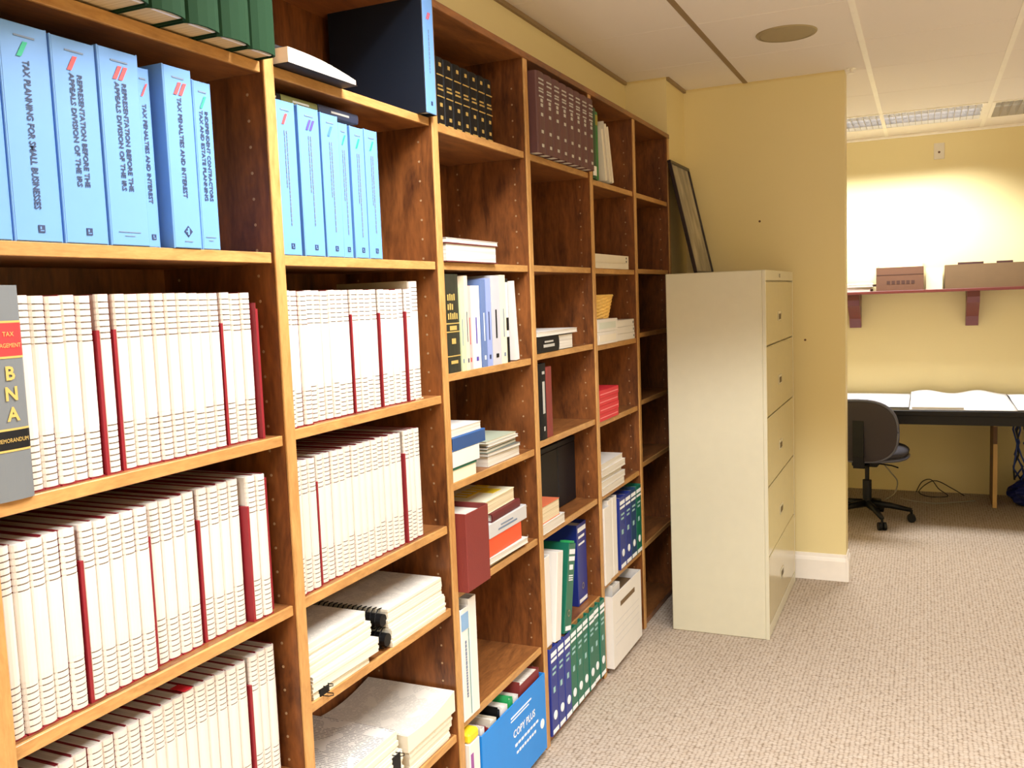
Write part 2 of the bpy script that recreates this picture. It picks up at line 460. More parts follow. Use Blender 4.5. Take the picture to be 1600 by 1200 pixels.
# ------------------------------------------------------------------ kinds of book (spine looks to +X, y 0..t, z 0..h, x 0..-d)
def hard_parts(root, t, h, d, cover, page, bands=(), bandm=None, round_=0.006, cw=0.0028):
    b = MB()
    pr = []
    n = 6
    for i in range(n + 1):
        a = -PI / 2 + PI * i / n
        pr.append((-round_ + math.cos(a) * round_, t / 2 + math.sin(a) * (t / 2)))
    inner = [(-round_ - 0.002 + math.cos(-PI / 2 + PI * i / n) * (round_ - 0.002), t / 2 + math.sin(-PI / 2 + PI * i / n) * (t / 2 - cw)) for i in range(n + 1)]
    poly = [(-d, 0)] + pr + [(-d, t), (-d, t - cw)] + inner[::-1] + [(-d, cw)]
    # build as strips so that the concave section is valid
    m = len(poly)
    outer = [(-d, 0)] + pr + [(-d, t)]
    inn = [(-d, cw)] + inner + [(-d, t - cw)]
    k = len(outer)
    vs = [(p[0], p[1], 0) for p in outer] + [(p[0], p[1], h) for p in outer] + [(p[0], p[1], 0) for p in inn] + [(p[0], p[1], h) for p in inn]
    fs = []
    for i in range(k - 1):
        fs.append((i, i + 1, k + i + 1, k + i))
        fs.append((2 * k + i + 1, 2 * k + i, 3 * k + i, 3 * k + i + 1))
        fs.append((i + 1, i, 2 * k + i, 2 * k + i + 1))
        fs.append((k + i, k + i + 1, 3 * k + i + 1, 3 * k + i))
    fs.append((0, k, 3 * k, 2 * k)); fs.append((k - 1, 3 * k - 1, 4 * k - 1, 2 * k - 1))
    b.add(vs, fs)
    b.obj('cover', cover, root)
    p = MB(); p.box((-d + 0.004, cw + 0.0003, 0.004), (-round_ - 0.003, t - cw - 0.0003, h - 0.004))
    p.obj('pages', page, root)
    for (z0, z1, mm, nm) in bands:
        q = MB()
        pr2 = [(a + 0.0006, bb) for a, bb in pr]
        kk = len(pr2)
        q.add([(a, bb, z0) for a, bb in pr2] + [(a, bb, z1) for a, bb in pr2], [(i, i + 1, kk + i + 1, kk + i) for i in range(kk - 1)])
        q.obj(nm, mm, root)

def binder_parts(root, t, h, d, cover, spine=None, ring=False, content=None):
    b = MB(); w = 0.0035
    b.box((-d, 0, 0), (-0.0005, w, h), bev=0.001); b.box((-d, t - w, 0), (-0.0005, t, h), bev=0.001)
    b.obj('cover', cover, root)
    s = MB(); s.box((-w, w * 0.6, 0.001), (0, t - w * 0.6, h - 0.001), bev=0.0012)
    s.obj('spine', spine or cover, root)
    p = MB(); p.box((-d + 0.02, w + 0.002, 0.008), (-0.02, t - w - 0.002, h - 0.015))
    p.obj('pages', content or M_PAGE, root)
    if ring:
        r = MB()
        n = 16; y, z = t / 2, h * 0.22
        ro, ri = min(0.013, t * 0.3), min(0.008, t * 0.18)
        vs = []
        for q in (ro, ri):
            for i in range(n): vs.append((0.0012, y + math.cos(2 * PI * i / n) * q, z + math.sin(2 * PI * i / n) * q))
        r.add(vs, [(i, (i + 1) % n, (i + 1) % n + n, i + n) for i in range(n)])
        r.obj('finger_ring', M_METAL, root)

def slab_book(root, t, h, d, cover, page=None, soft=True):
    """paperback or magazine: thin cover with a square spine"""
    b = MB(); w = 0.0009 if soft else 0.002
    b.box((-d, 0, 0), (0, w, h)); b.box((-d, t - w, 0), (0, t, h)); b.box((-w, w, 0), (0, t - w, h))
    b.obj('cover', cover, root)
    p = MB(); p.box((-d + 0.0015, w, 0.0015), (-w, t - w, h - 0.0015)); p.obj('pages', page or M_PAGE, root)

def stand(name, label, cat, y, z, xf=-0.01, lean=0, group=None, rz=0):
    return thing(name, label, cat, (xf, y, z), (rad(-lean), 0, rad(rz)), group)
def lie(name, label, cat, y0, h, z, xf=-0.01, spine_out=True, rz=0, group=None, d=0.2, tilt=0):
    """a book lying on its side; h runs along the shelf"""
    if spine_out: return thing(name, label, cat, (xf, y0 + h, z), (rad(90 + tilt), 0, rad(rz)), group)
    return thing(name, label, cat, (xf - d, y0, z), (rad(90 + tilt), 0, rad(180 + rz)), group)

# ------------------------------------------------------------------ bookcase
U = [0.838, 1.508, 2.178, 2.800, 3.420, 4.005, 4.602]      # right faces of the uprights
T = 0.030
HB, DB = 2.336, 0.300
SHELF = {1: [2.028, 1.658, 1.290, 0.936, 0.580, 0.220], 2: [2.028, 1.654, 1.296, 0.938, 0.708, 0.345],
         3: [2.020, 1.654, 1.350, 1.046, 0.742, 0.364], 4: [2.020, 1.656, 1.360, 1.062, 0.743, 0.345],
         5: [2.000, 1.655, 1.350, 1.043, 0.745, 0.375], 6: [2.000, 1.660, 1.370, 1.060, 0.770, 0.385]}
BOT = 0.030
M_SLEEVE = mat('pin_sleeve', (168, 138, 104), 0.35)
case = thing('bookcase', 'long wall-high brown wooden bookcase of six bays along the left wall', 'bookcase', (0, 0, 0))
for k, y1 in enumerate(U):
    b = MB()
    b.box((-DB, y1 - T, 0.0), (-0.006, y1, HB - 0.021), mi=0)
    b.box((-0.006, y1 - T, 0.0), (0.0, y1, HB - 0.021), mi=1, bev=0.0015)
    pins = b
    for side in (-1, 1):
        yy = y1 + 0.0006 if side > 0 else y1 - T - 0.0006
        yi = y1 - 0.001 if side > 0 else y1 - T + 0.001
        if (side > 0 and k == len(U) - 1) or (side < 0 and k == 0): continue
        for xx in (-0.045, -0.255):
            z = 0.14
            while z < 2.25:
                pins.cyl((xx, yi, z), (xx, yy, z), 0.0030, n=8, mi=2); z += 0.0508
    b.obj('upright', [W_UP, W_LIPV, M_SLEEVE], case)
for bay in range(1, 7):
    y0, y1 = U[bay - 1] + 0.0012, U[bay] - T - 0.0012
    for z in SHELF[bay]:
        b = MB()
        b.box((-DB + 0.012, y0, z - 0.021), (-0.016, y1, z), mi=0)
        b.box((-0.016, y0, z - 0.021), (-0.009, y1, z), mi=1, bev=0.001)
        b.obj('shelf', [W_SH, W_LIPH], case)
    b = MB(); b.box((-DB + 0.012, y0, 0.004), (-0.009, y1, BOT), mi=0); b.obj('bottom_board', [W_SH, W_LIPH], case)
b = MB(); b.box((-DB, U[0] - T, HB - 0.021), (0.002, U[-1], HB), bev=0.0015); b.obj('top_board', W_SH, case)
b = MB(); b.box((-DB - 0.006, U[0] - T, 0.0), (-DB + 0.004, U[-1], HB - 0.021)); b.obj('back_panel', W_UP, case)

# ------------------------------------------------------------------ room shell
WY = 4.98           # face of the stub wall
FY = 7.36           # far wall
RX = 4.6; BY = -3.4
b = MB(); b.box((-1.2, BY, -0.05), (RX, FY, 0)); struct(b.obj('floor', M_CARPET))
# left wall with the bulkhead over the bookcase and the column beyond its end
b = MB()
b.box((-0.46, BY, 0), (-0.310, 4.62, CEIL))
b.box((-0.310, BY, HB + 0.003), (-0.228, 4.62, CEIL))
b.box((-0.46, 4.62, 0), (-0.012, WY, CEIL))
struct(b.obj('wall_left', M_WALL))
b = MB(); b.box((-1.2, WY, 0), (0.803, WY + 0.125, CEIL)); struct(b.obj('wall_stub', M_WALL))
b = MB(); b.box((-1.2, FY, 0), (RX, FY + 0.1, CEIL)); struct(b.obj('wall_back', M_WALL))
b = MB(); b.box((RX, BY, 0), (RX + 0.1, FY, CEIL)); struct(b.obj('wall_right', M_WALL))
b = MB(); b.box((-1.2, BY - 0.1, 0), (RX, BY, CEIL)); struct(b.obj('wall_front', M_WALL))
b = MB(); b.box((-1.3, WY + 0.125, 0), (-1.2, FY, CEIL)); struct(b.obj('wall_side', M_WALL))
# small screw holes and anchors in the stub wall
b = MB()
for (x, z) in ((0.380, 1.903), (0.605, 1.275)): b.cyl((x, WY - 0.0015, z), (x, WY + 0.001, z), 0.006, n=10)
struct(b.obj('trim_wall_anchor', M_WLEG))
def skirting(a, bb, face, name):
    """moulded white baseboard; face = outward unit direction"""
    prof = [(0, 0), (0.014, 0), (0.014, 0.105), (0.010, 0.118), (0.006, 0.124), (0.004, 0.140), (0, 0.142)]
    m = MB(); n = len(prof)
    vs = []
    for p in (a, bb):
        for o, z in prof: vs.append((p[0] + face[0] * o, p[1] + face[1] * o, z))
    fs = [(i, (i + 1) % n, (i + 1) % n + n, i + n) for i in range(n)] + [tuple(range(n)), tuple(range(n, 2 * n))[::-1]]
    m.add(vs, fs)
    return struct(m.obj(name, M_TRIM))
skirting((-0.012, WY), (0.8025, WY), (0, -1), 'baseboard_stub')
skirting((0.803, WY - 0.014), (0.803, WY + 0.125), (1, 0), 'baseboard_end')

# ceiling: tiles in a lay-in grid, some cells taken by fixtures
XG = [-1.2, -0.895, -0.29, 0.315, 0.915, 1.530, 2.135, 2.740, 3.345, 3.950, 4.6]
YG = [-3.4, -2.85, -2.245, -1.64, -1.04, -0.44, 0.17, 0.775, 1.38, 1.98, 2.585, 3.19, 3.80, 4.43, 5.02, 5.70, 6.37, 6.975, 7.36]
def is_fixture(i, j):
    xm = (XG[i] + XG[i + 1]) / 2; ym = (YG[j] + YG[j + 1]) / 2
    for L in LAMPS:
        if L[0] < xm < L[1] and L[2] < ym < L[3]: return True
    return 0.3 < xm < 2.74 and 6.37 < ym < 6.975
b = MB()
b.box((-1.3, BY - 0.1, CEIL + 0.10), (RX + 0.1, FY + 0.1, CEIL + 0.14), mi=1)
for i in range(len(XG) - 1):
    for j in range(len(YG) - 1):
        if is_fixture(i, j): continue
        b.box((XG[i] + 0.002, YG[j] + 0.002, CEIL), (XG[i + 1] - 0.002, YG[j + 1] - 0.002, CEIL + 0.015), bev=0.002)
struct(b.obj('ceiling', [M_TILE, M_CEILSHADE]))
for n_, x in enumerate(XG[1:-1]):
    w = 0.012
    b = MB(); b.box((x - w, BY, CEIL - 0.003), (x + w, FY if x > 0.6 else WY, CEIL + 0.0015))
    struct(b.obj('trim_%d' % (n_ + 1), M_CEILSHADE if abs(x - 0.315) < 0.01 else M_GRIDW))  # the one brown runner has a slot's shade painted into its colour
b = MB()
b.box((-0.228, BY, CEIL - 0.016), (-0.214, 4.61, CEIL - 0.0005)); b.box((-0.012, 4.62, CEIL - 0.016), (0.002, WY, CEIL - 0.0005))
struct(b.obj('trim_20', M_CEILSHADE))  # wall angle strips, coloured brown to paint the shade under the ceiling edge
b = MB(); b.box((-1.2, FY - 0.02, CEIL - 0.02), (RX, FY, CEIL - 0.0005)); struct(b.obj('trim_21', M_GRIDW))

# ------------------------------------------------------------------ ceiling fixtures
def louver_fixture(x0, x1, y0, y1, label, lit=True, cells=(30, 4)):
    t = thing('ceiling_light', label, 'ceiling light', ((x0 + x1) / 2, (y0 + y1) / 2, CEIL))
    hx, hy = (x1 - x0) / 2, (y1 - y0) / 2
    h = MB()
    h.box((-hx, -hy, 0.075), (hx, hy, 0.080)); h.box((-hx, -hy, 0.0), (-hx + 0.003, hy, 0.075)); h.box((hx - 0.003, -hy, 0), (hx, hy, 0.075))
    h.box((-hx, -hy, 0), (hx, -hy + 0.003, 0.075)); h.box((-hx, hy - 0.003, 0), (hx, hy, 0.075))
    h.obj('housing', M_GRIDW, t)
    f = MB(); w = 0.022
    f.box((-hx, -hy, -0.004), (hx, -hy + w, 0.0)); f.box((-hx, hy - w, -0.004), (hx, hy, 0.0))
    f.box((-hx, -hy + w, -0.004), (-hx + w, hy - w, 0.0)); f.box((hx - w, -hy + w, -0.004), (hx, hy - w, 0.0))
    f.obj('frame', M_GRIDW, t)
    l = MB(); nx, ny = cells
    for i in range(1, nx):
        x = -hx + w + (2 * hx - 2 * w) * i / nx; l.box((x - 0.0012, -hy + w, -0.002), (x + 0.0012, hy - w, 0.040))
    for j in range(1, ny):
        y = -hy + w + (2 * hy - 2 * w) * j / ny; l.box((-hx + w, y - 0.0015, -0.002), (hx - w, y + 0.0015, 0.040))
    l.obj('louver', M_LOUV, t)
    for k in range(3):
        tb = MB()
        if hx > hy:
            y = -hy + 2 * hy * (k + 0.5) / 3; tb.cyl((-hx + 0.03, y, 0.058), (hx - 0.03, y, 0.058), 0.012, n=10)
        else:
            x = -hx + 2 * hx * (k + 0.5) / 3; tb.cyl((x, -hy + 0.03, 0.058), (x, hy - 0.03, 0.058), 0.012, n=10)
        tb.obj('tube', M_TUBE if lit else M_TUBEOFF, t)
    return t
M_LOUV = mat('louver_specular', (204, 202, 204), 0.22, metallic=0.7)
M_TUBEOFF = mat('tube_off', (230, 228, 220), 0.3)
M_TUBE = bpy.data.materials.new('tube_lit'); M_TUBE.use_nodes = True
_b = M_TUBE.node_tree.nodes['Principled BSDF']
_b.inputs['Emission Color'].default_value = (1, 0.96, 0.88, 1); _b.inputs['Emission Strength'].default_value = 2.2
louver_fixture(0.317, 1.518, 6.373, 6.972, 'lit white louvered ceiling light above the desk, left of the dark one')
louver_fixture(1.543, 2.733, 6.373, 6.972, 'unlit louvered ceiling light at the right edge of the picture', lit=False, cells=(24, 1))
for L in LAMPS:
    louver_fixture(L[0] - 0.002, L[1] + 0.002, L[2] - 0.01, L[3] + 0.01, 'recessed louvered ceiling light over the open floor', cells=(12, 3))['group'] = 'ceiling lights over the open floor'
# round loudspeaker grille
sp = thing('ceiling_speaker', 'round tan speaker grille in the ceiling tile near the column', 'speaker', (0.635, 4.135, CEIL))
M_SPK = mat('speaker_grille', (172, 158, 122), 0.7, bump=0.6, bscale=900)
b = MB(); b.lathe([(0.0, -0.010), (0.06, -0.0095), (0.105, -0.008), (0.112, -0.006)], n=40); b.obj('grille', M_SPK, sp)
b = MB(); b.lathe([(0.112, -0.007), (0.122, -0.006), (0.126, -0.001), (0.126, 0.0)], n=40); b.obj('rim', M_SPK, sp)
# sprinkler / sign clip at the corner of the stub wall
cl = thing('sprinkler_head', 'small white fitting under the ceiling at the corner of the yellow wall', 'sprinkler', (0.835, 4.965, CEIL))
b = MB(); b.lathe([(0.0, -0.004), (0.022, -0.004), (0.024, 0.0)], n=20); b.obj('rosette', M_TRIM, cl)
b = MB(); b.cyl((0, 0, -0.004), (0, 0, -0.022), 0.007, n=12); b.cyl((0, 0, -0.022), (0, 0, -0.026), 0.016, 0.014, n=14); b.obj('deflector', M_TRIM, cl)

# ------------------------------------------------------------------ white comb-bound reports
def comb_mesh(h, R, ph=0.0):
    b = MB(); n = 8
    z = 0.006 + ph; segs = [(0.0, z, 0)]
    pitch = 0.0098; top0 = h * 0.745; bot1 = h * 0.27
    while z < h - 0.008:
        if z < bot1 or z > top0:
            segs.append((z, z + 0.0022, 1)); segs.append((z + 0.0022, z + pitch, 0)); z += pitch
        else:
            segs.append((z, top0 + 0.001, 2)); z = top0 + 0.001
    segs.append((z, h, 0))
    for z0, z1, k in segs:
        z1 = min(z1, h)
        if z1 <= z0: continue
        r = R - (0.0010 if k == 1 else 0.0)
        if k == 2: r = R + 0.0003
        ring = [(-R * 0.62 + math.cos(-PI / 2 + PI * i / n) * r * 0.62, math.sin(-PI / 2 + PI * i / n) * r) for i in range(n + 1)]
        vs = [(p[0], p[1], z0) for p in ring] + [(p[0], p[1], z1) for p in ring]
        for i in range(n): b.add([vs[i], vs[i + 1], vs[n + 2 + i], vs[n + 1 + i]], [(0, 1, 2, 3)], 1 if (k == 1 and 2 <= i <= 6) else 0)
        vs = [(-R * 0.62, 0, z1)] + [(p[0], p[1], z1) for p in ring]
        b.add(vs, [(0, i + 1, i + 2) for i in range(n)], 0)
    return b
def make_report(t, h, d, name='comb_bound_report', cover=M_MAROON, ph=0.0, front=0):
    r = thing(name, 'x', 'report')
    R = t * 0.5
    c = MB(); c.box((-d, 0.0006 - front * 0.005, 0), (-R * (0.10 if front else 0.62), 0.0016, h * (0.80 if front else 1.0))); c.box((-d, t - 0.0016, 0), (-R * 0.62, t - 0.0006, h)); c.box((-R * 0.9, 0.0008, 0), (-0.0015, t - 0.0008, 0.0025)); c.obj('cover', cover, r)
    p = MB(); p.box((-d + 0.002, 0.0018, 0.0035), (-R * 0.63, t - 0.0018, h - 0.002)); p.obj('pages', M_PAGE, r)
    cm = comb_mesh(h - 0.004, R, ph).obj('comb_binding', [M_COMB, M_SLOT], r, smooth=False)
    cm.location = (0, t / 2, 0.003)
    return r
def report_row(y0, y1, z, h, xf, label, group, gaps=(), steps=(), t=0.0258, lean=0.8):
    y = y0; i = 0; x = xf; nreg = 0
    n = int((y1 - y0 - len(gaps) * 0.009) / (t + 0.0007))
    tt = (y1 - y0 - len(gaps) * 0.009) / n - 0.0003
    protos = [make_report(tt, h - dh, 0.215, ph=p_) for dh, p_ in ((0, 0), (0.001, 0.0022), (0.002, 0.0045), (0.0005, 0.0034))]
    protos.append(make_report(tt, h, 0.215, ph=0.001, front=1))
    used_g = False
    for p_ in protos: p_['label'] = label; p_['group'] = group
    for i in range(n):
        if i in gaps: y += 0.009
        if i in steps: x = xf + random.uniform(-0.012, 0.004)
        loc = (x + random.uniform(-0.0025, 0.0025), y, z)
        if i in gaps:
            if used_g: copy_thing(protos[4], loc)
            else: protos[4].location = loc; used_g = True
        elif nreg < 4: protos[nreg].location = loc; nreg += 1
        else: copy_thing(protos[random.randrange(4)], loc)
        y += tt + 0.0003
report_row(0.912, 1.432, 1.290, 0.292, -0.022, 'white comb-bound report standing in the packed row right of the grey volume', 'white comb-bound reports beside the grey volume',
           gaps=(5, 6, 15), steps=(5, 15))
report_row(0.846, 1.430, 0.936, 0.288, -0.020, 'white comb-bound report in the packed row directly below the grey volume\'s shelf, nearest bay', 'white comb-bound reports one shelf below the grey volume',
           gaps=(5, 10, 14, 18), steps=(5, 10, 18))
report_row(0.846, 1.446, 0.580, 0.285, -0.028, 'white comb-bound report in the lowest visible row of the nearest bay', 'white comb-bound reports on the lowest visible shelf of the nearest bay',
           gaps=(19,), steps=(6, 11, 16, 20))
report_row(1.518, 2.040, 1.296, 0.288, -0.020, 'white comb-bound report in the second bay, in the row just below the blue binders', 'white comb-bound reports below the second bay\'s blue binders',
           gaps=(3, 9, 13, 17), steps=(3, 13))
report_row(1.518, 2.050, 0.938, 0.288, -0.020, 'white comb-bound report in the second bay, in the row above the loose paper stacks', 'white comb-bound reports above the paper stacks',
           gaps=(3, 16), steps=(3, 16))
# loose cream report at the end of the second bay's upper row
r = make_report(0.040, 0.308, 0.23, name='comb_bound_report', cover=M_PAGEC)
r.location = (-0.030, 2.050, 1.296); tag(r, 'taller cream comb-bound report closing the right end of the second bay\'s upper report row', 'report')
# slim maroon folder closing the two nearest rows
def folder(y, z, h, d, t, m, label, xf=-0.03, name='folder', lean=0, paper=M_PAGE):
    r = stand(name, label, 'folder', y, z, xf, lean)
    b = MB(); b.box((-d, 0, 0), (0, 0.0012, h)); b.box((-d, t - 0.0012, 0), (-0.001, t, h - 0.012)); b.box((-0.0012, 0.0012, 0), (0, t - 0.0012, h - 0.012)); b.obj('cover', m, r)
    p = MB(); p.box((-d + 0.01, 0.0014, 0.003), (-0.008, t - 0.0014, h - 0.02)); p.obj('pages', paper, r)
    return r
folder(1.4355, 1.290, 0.27, 0.21, 0.008, M_MAROON, 'thin maroon folder against the upright, level with the grey volume', -0.024)
folder(1.4345, 0.936, 0.285, 0.23, 0.016, M_MAROON, 'maroon folder against the upright at the right end of the row below the grey volume', -0.035)
# sticky flags on the lowest row
fl = MB(); fl.box((0, 0, 0), (0.034, 0.020, 0.0012)); fo = fl.obj('sticky_flag', M_RED); fo.location = (-0.072, 1.195, 0.8655)
tag(fo, 'small red sticky flag on top of the lowest visible row of white reports', 'flag')
fl = MB(); fl.box((0, 0, 0), (0.020, 0.022, 0.0012)); fo = fl.obj('sticky_flag', mat('green_yellow_flag', (170, 190, 70), 0.6)); fo.location = (-0.125, 1.255, 0.8655)
tag(fo, 'yellow-green sticky flag behind the red one on the lowest row of reports', 'flag')

# grey BNA volume
g = stand('law_book', 'thick grey law book with red label and BNA in gold, at the left edge', 'book', 0.846, 1.290, -0.002)
hard_parts(g, 0.060, 0.305, 0.235, M_GREY, M_PAGE, bands=[(0.205, 0.252, M_LABRED, 'red_label'), (0.202, 0.205, M_GOLD, 'gold_band'), (0.252, 0.255, M_GOLD, 'gold_band'),
           (0.073, 0.100, M_BLACK, 'black_label'), (0.070, 0.073, M_GOLD, 'gold_band'), (0.100, 0.103, M_GOLD, 'gold_band')], round_=0.004)
for i, chh in enumerate('BNA'): text(g, 'gold_lettering', chh, 0.027, 0.034, 0.180 - i * 0.029, M_GOLD, 'horiz', x=0.0012, align='CENTER', bold=0.0008)
text(g, 'gold_lettering', 'TAX', 0.009, 0.036, 0.236, M_GOLD, 'horiz', x=0.0016, align='CENTER')
text(g, 'gold_lettering', 'MANAGEMENT', 0.0085, 0.030, 0.220, M_GOLD, 'horiz', x=0.0016, align='CENTER', sx=0.85)
text(g, 'gold_lettering', 'MEMORANDUM', 0.0085, 0.030, 0.086, M_GOLD, 'horiz', x=0.0016, align='CENTER', sx=0.8)

# ------------------------------------------------------------------ light blue binders
def blue_binder(y0, y1, z, h, title, logo, label, xf=-0.010, n=2, size=None, seal=True, lean=0, d=0.27, ink=None, spine=None, frac=0.55):
    t = y1 - y0 - 0.0008
    r = stand('ring_binder', label, 'binder', y0, z, xf, lean)
    binder_parts(r, t, h, d, M_BLUE2 if lean else M_BLUE, spine or M_BLUE)
    if title.isdigit():
        word_bars(r, t, h, int(title), ink or M_INKG); title = ''
    lines = [q_ for q_ in title.split('\n') if q_]
    sz = size or min(0.0135, t * 0.24)
    ink = ink or M_INK
    zt = h - (0.052 if t > 0.04 else 0.06)
    for i, ln in enumerate(lines):
        yy = t * 0.5 + (0.5 * (len(lines) - 1) - i) * sz * 1.15
        text(r, 'spine_title', ln, sz, yy, zt, ink, 'down', run=h * frac * (1.0 if len(ln) > 24 or len(lines) == 1 else 0.97), bold=0.00035)
    slashes(r, t * 0.32, h - 0.048, min(0.019, t * 0.30), 0.022, logo, n)
    marks(r, 'logo_line', [(t * 0.30, t * 0.72, h - 0.020, h - 0.0175)], M_INKG)
    if seal == 'diamond':
        q = MB(); yc, zc, a_ = t * 0.52, 0.030, 0.010
        q.prism([(yc - a_, zc), (yc, zc - a_), (yc + a_, zc), (yc, zc + a_)], 0, 0.0002, 0.001); q.obj('publisher_mark', M_INK, r)
        marks(r, 'publisher_mark_detail', [(yc - 0.002, yc + 0.002, zc - 0.006, zc + 0.006), (yc - 0.006, yc - 0.002, zc - 0.001, zc + 0.001)], M_BLUE, x=0.0013)
        marks(r, 'publisher_line', [(t * 0.38, t * 0.66, 0.012, 0.0135)], M_INKG)
    elif seal:
        q = MB(); s = min(0.011, t * 0.28)
        q.box((0.0002, t * 0.55 - s / 2, 0.014), (0.001, t * 0.55 + s / 2, 0.014 + s)); q.obj('publisher_mark', M_INK, r)
        marks(r, 'publisher_mark_detail', [(t * 0.55 - s * 0.25, t * 0.55 + s * 0.3, 0.014 + s * 0.2, 0.014 + s * 0.32), (t * 0.55 - s * 0.25, t * 0.55 - s * 0.05, 0.014 + s * 0.45, 0.014 + s * 0.8)], M_BLUE, x=0.0013)
    else:
        marks(r, 'publisher_line', [(t * 0.2, t * 0.75, 0.022, 0.0232), (t * 0.35, t * 0.6, 0.016, 0.017)], M_INKG)
    return r
Z1 = 1.658
blue_binder(0.846, 0.912, Z1, 0.312, '', M_GREENI, 'light blue binder cut off by the left edge, first of its row', n=1)
blue_binder(0.914, 0.996, Z1, 0.312, 'TAX PLANNING FOR SMALL BUSINESSES', M_GREENI, 'light blue binder titled TAX PLANNING FOR SMALL BUSINESSES', n=1, size=0.0150, frac=0.68)
blue_binder(0.999, 1.081, Z1, 0.310, 'REPRESENTATION BEFORE THE\nAPPEALS DIVISION OF THE IRS', M_REDI, 'light blue APPEALS DIVISION binder with a dark square seal, left of its twin', size=0.0125, n=1)
blue_binder(1.083, 1.166, Z1, 0.313, 'REPRESENTATION BEFORE THE\nAPPEALS DIVISION OF THE IRS', M_REDI, 'light blue APPEALS DIVISION binder without seal, right of its twin', size=0.0125, seal=False, xf=-0.008)
blue_binder(1.169, 1.202, Z1, 0.300, 'TAX PENALTIES AND INTEREST', M_REDI, 'slim recessed light blue binder between the seal-less and the PENALTIES binder', size=0.0115, xf=-0.022, n=1)
blue_binder(1.216, 1.284, Z1, 0.312, 'TAX PENALTIES AND INTEREST', M_REDI, 'light blue binder titled TAX PENALTIES AND INTEREST with diamond mark', seal='diamond', size=0.0130, xf=-0.006)
blue_binder(1.289, 1.336, Z1, 0.300, 'INDEPENDENT CONTRACTORS\nTAX AND ESTATE PLANNING', M_GREENI, 'light blue binder at the right end of the nearest bay\'s blue row', size=0.0115, seal=False, n=1)
Z2 = 1.654
blue_binder(1.512, 1.580, Z2, 0.312, '2', M_REDI, 'light blue binder with one red slash, left end of the second bay', size=0.0110, n=1, ink=M_INKG)
blue_binder(1.590, 1.662, Z2, 0.312, '2', M_PURPI, 'light blue binder with purple double slash in the second bay', size=0.0110, ink=M_INKG)
blue_binder(1.669, 1.733, Z2, 0.310, '2', M_BLUEI, 'light blue binder with a blue slash in the second bay', size=0.0105, n=1, ink=M_INKG)
blue_binder(1.735, 1.775, Z2, 0.300, '2', M_GREENI, 'light blue binder with green slash pressed against the blue-slashed one', size=0.0100, n=1, ink=M_INKG, xf=-0.014)
blue_binder(1.779, 1.834, Z2, 0.298, '2', M_GREENI, 'light blue green-slashed binder, second from the right in the second bay\'s row', size=0.0105, n=1, ink=M_INKG)
blue_binder(1.837, 1.892, Z2, 0.300, '2', M_GREENI, 'light blue binder at the right end of the second bay\'s row', size=0.0105, n=1, ink=M_INKG)
# books lying on top of those binders
zt = Z2 + 0.3135
for (y0, h, m, t, lab) in ((1.512, 0.055, M_BLACK, 0.020, 'small dark book lying at the far left on top of the blue binders'),
                           (1.570, 0.125, mat('olive_cloth', (104, 104, 52), 0.6), 0.020, 'olive green book lying across the tops of the blue binders'),
                           (1.698, 0.155, mat('slate_cloth', (44, 50, 72), 0.6), 0.022, 'dark slate book lying across the right-hand blue binders')):
    r = lie('book', lab, 'book', y0, h, zt, -0.035)
    hard_parts(r, t, h, 0.16, m, M_PAGEC, round_=0.003)
    marks(r, 'spine_lettering', [(t * 0.4, t * 0.6, h * 0.25, h * 0.7)], M_SILV)

# ------------------------------------------------------------------ top shelves
ys = [0.950, 1.043, 1.130, 1.219, 1.308, 1.397]
for i, y0 in enumerate(ys):
    lab = ['dark green volume overhanging the top shelf, %s' % w for w in ('leftmost of six', 'second of six from the left', 'third of six from the left', 'fourth of six from the left', 'second from the upright', 'nearest the upright')][i]
    r = stand('law_book', lab, 'book', y0, 2.0285, 0.085 - i * 0.008)
    t = 0.0755 if i == 5 else 0.083
    hard_parts(r, t, 0.275, 0.25, M_GREEND, M_PAGET, round_=0.016, bands=[(0.20, 0.235, M_BLACK, 'black_label')])
    marks(r, 'headband', [(0.012, t - 0.012, 0.0005, 0.004)], M_WHITE, x=-0.012, th=0.006)
# floppy report lying on the second bay's top shelf
def curved_block(y0, y1, x0, x1, z, tl, tr, droop, n=12, steps=1):
    b = MB(); vs = []; fs = []
    for i in range(n + 1):
        a = i / n; y = y0 + (y1 - y0) * a
        th = tl + (tr - tl) * a
        th = max(0.004, th + droop * math.sin(PI * a))
        for x in (x0, x1): vs += [(x, y, z), (x, y, z + th)]
    for i in range(n):
        o = i * 4
        fs += [(o, o + 4, o + 6, o + 2), (o + 1, o + 3, o + 7, o + 5), (o, o + 1, o + 5, o + 4), (o + 2, o + 6, o + 7, o + 3)]
    fs += [(0, 2, 3, 1), (n * 4, n * 4 + 1, n * 4 + 3, n * 4 + 2)]
    b.add(vs, fs)
    return b
t_ = thing('report', 'floppy white-edged report lying on the top shelf left of the navy binder', 'report', (0, 0, 2.0285))
c = curved_block(1.516, 1.752, -0.19, 0.030, 0.0015, 0.030, 0.010, 0.006); c.obj('pages', mat('page_edge_plain', (226, 212, 194), 0.7), t_)
c = MB(); c.box((-0.192, 1.514, 0.0), (0.032, 1.755, 0.0012)); c.obj('cover', M_BLACK, t_)
t_ = lie('book', 'flat black book lying at the back of the top shelf behind the floppy report', 'book', 1.560, 0.24, 2.074, -0.060)
hard_parts(t_, 0.022, 0.24, 0.15, M_BLACK, M_PAGEC, round_=0.003)
r = stand('ring_binder', 'tall navy binder with light blue spine overhanging the top shelf', 'binder', 2.086, 2.0285, 0.018)
binder_parts(r, 0.058, 0.300, 0.285, M_NAVY, M_BLUE)
word_bars(r, 0.058, 0.300, 1, M_INKG, top=0.09, length=0.35); slashes(r, 0.018, 0.235, 0.012, 0.018, M_REDI)
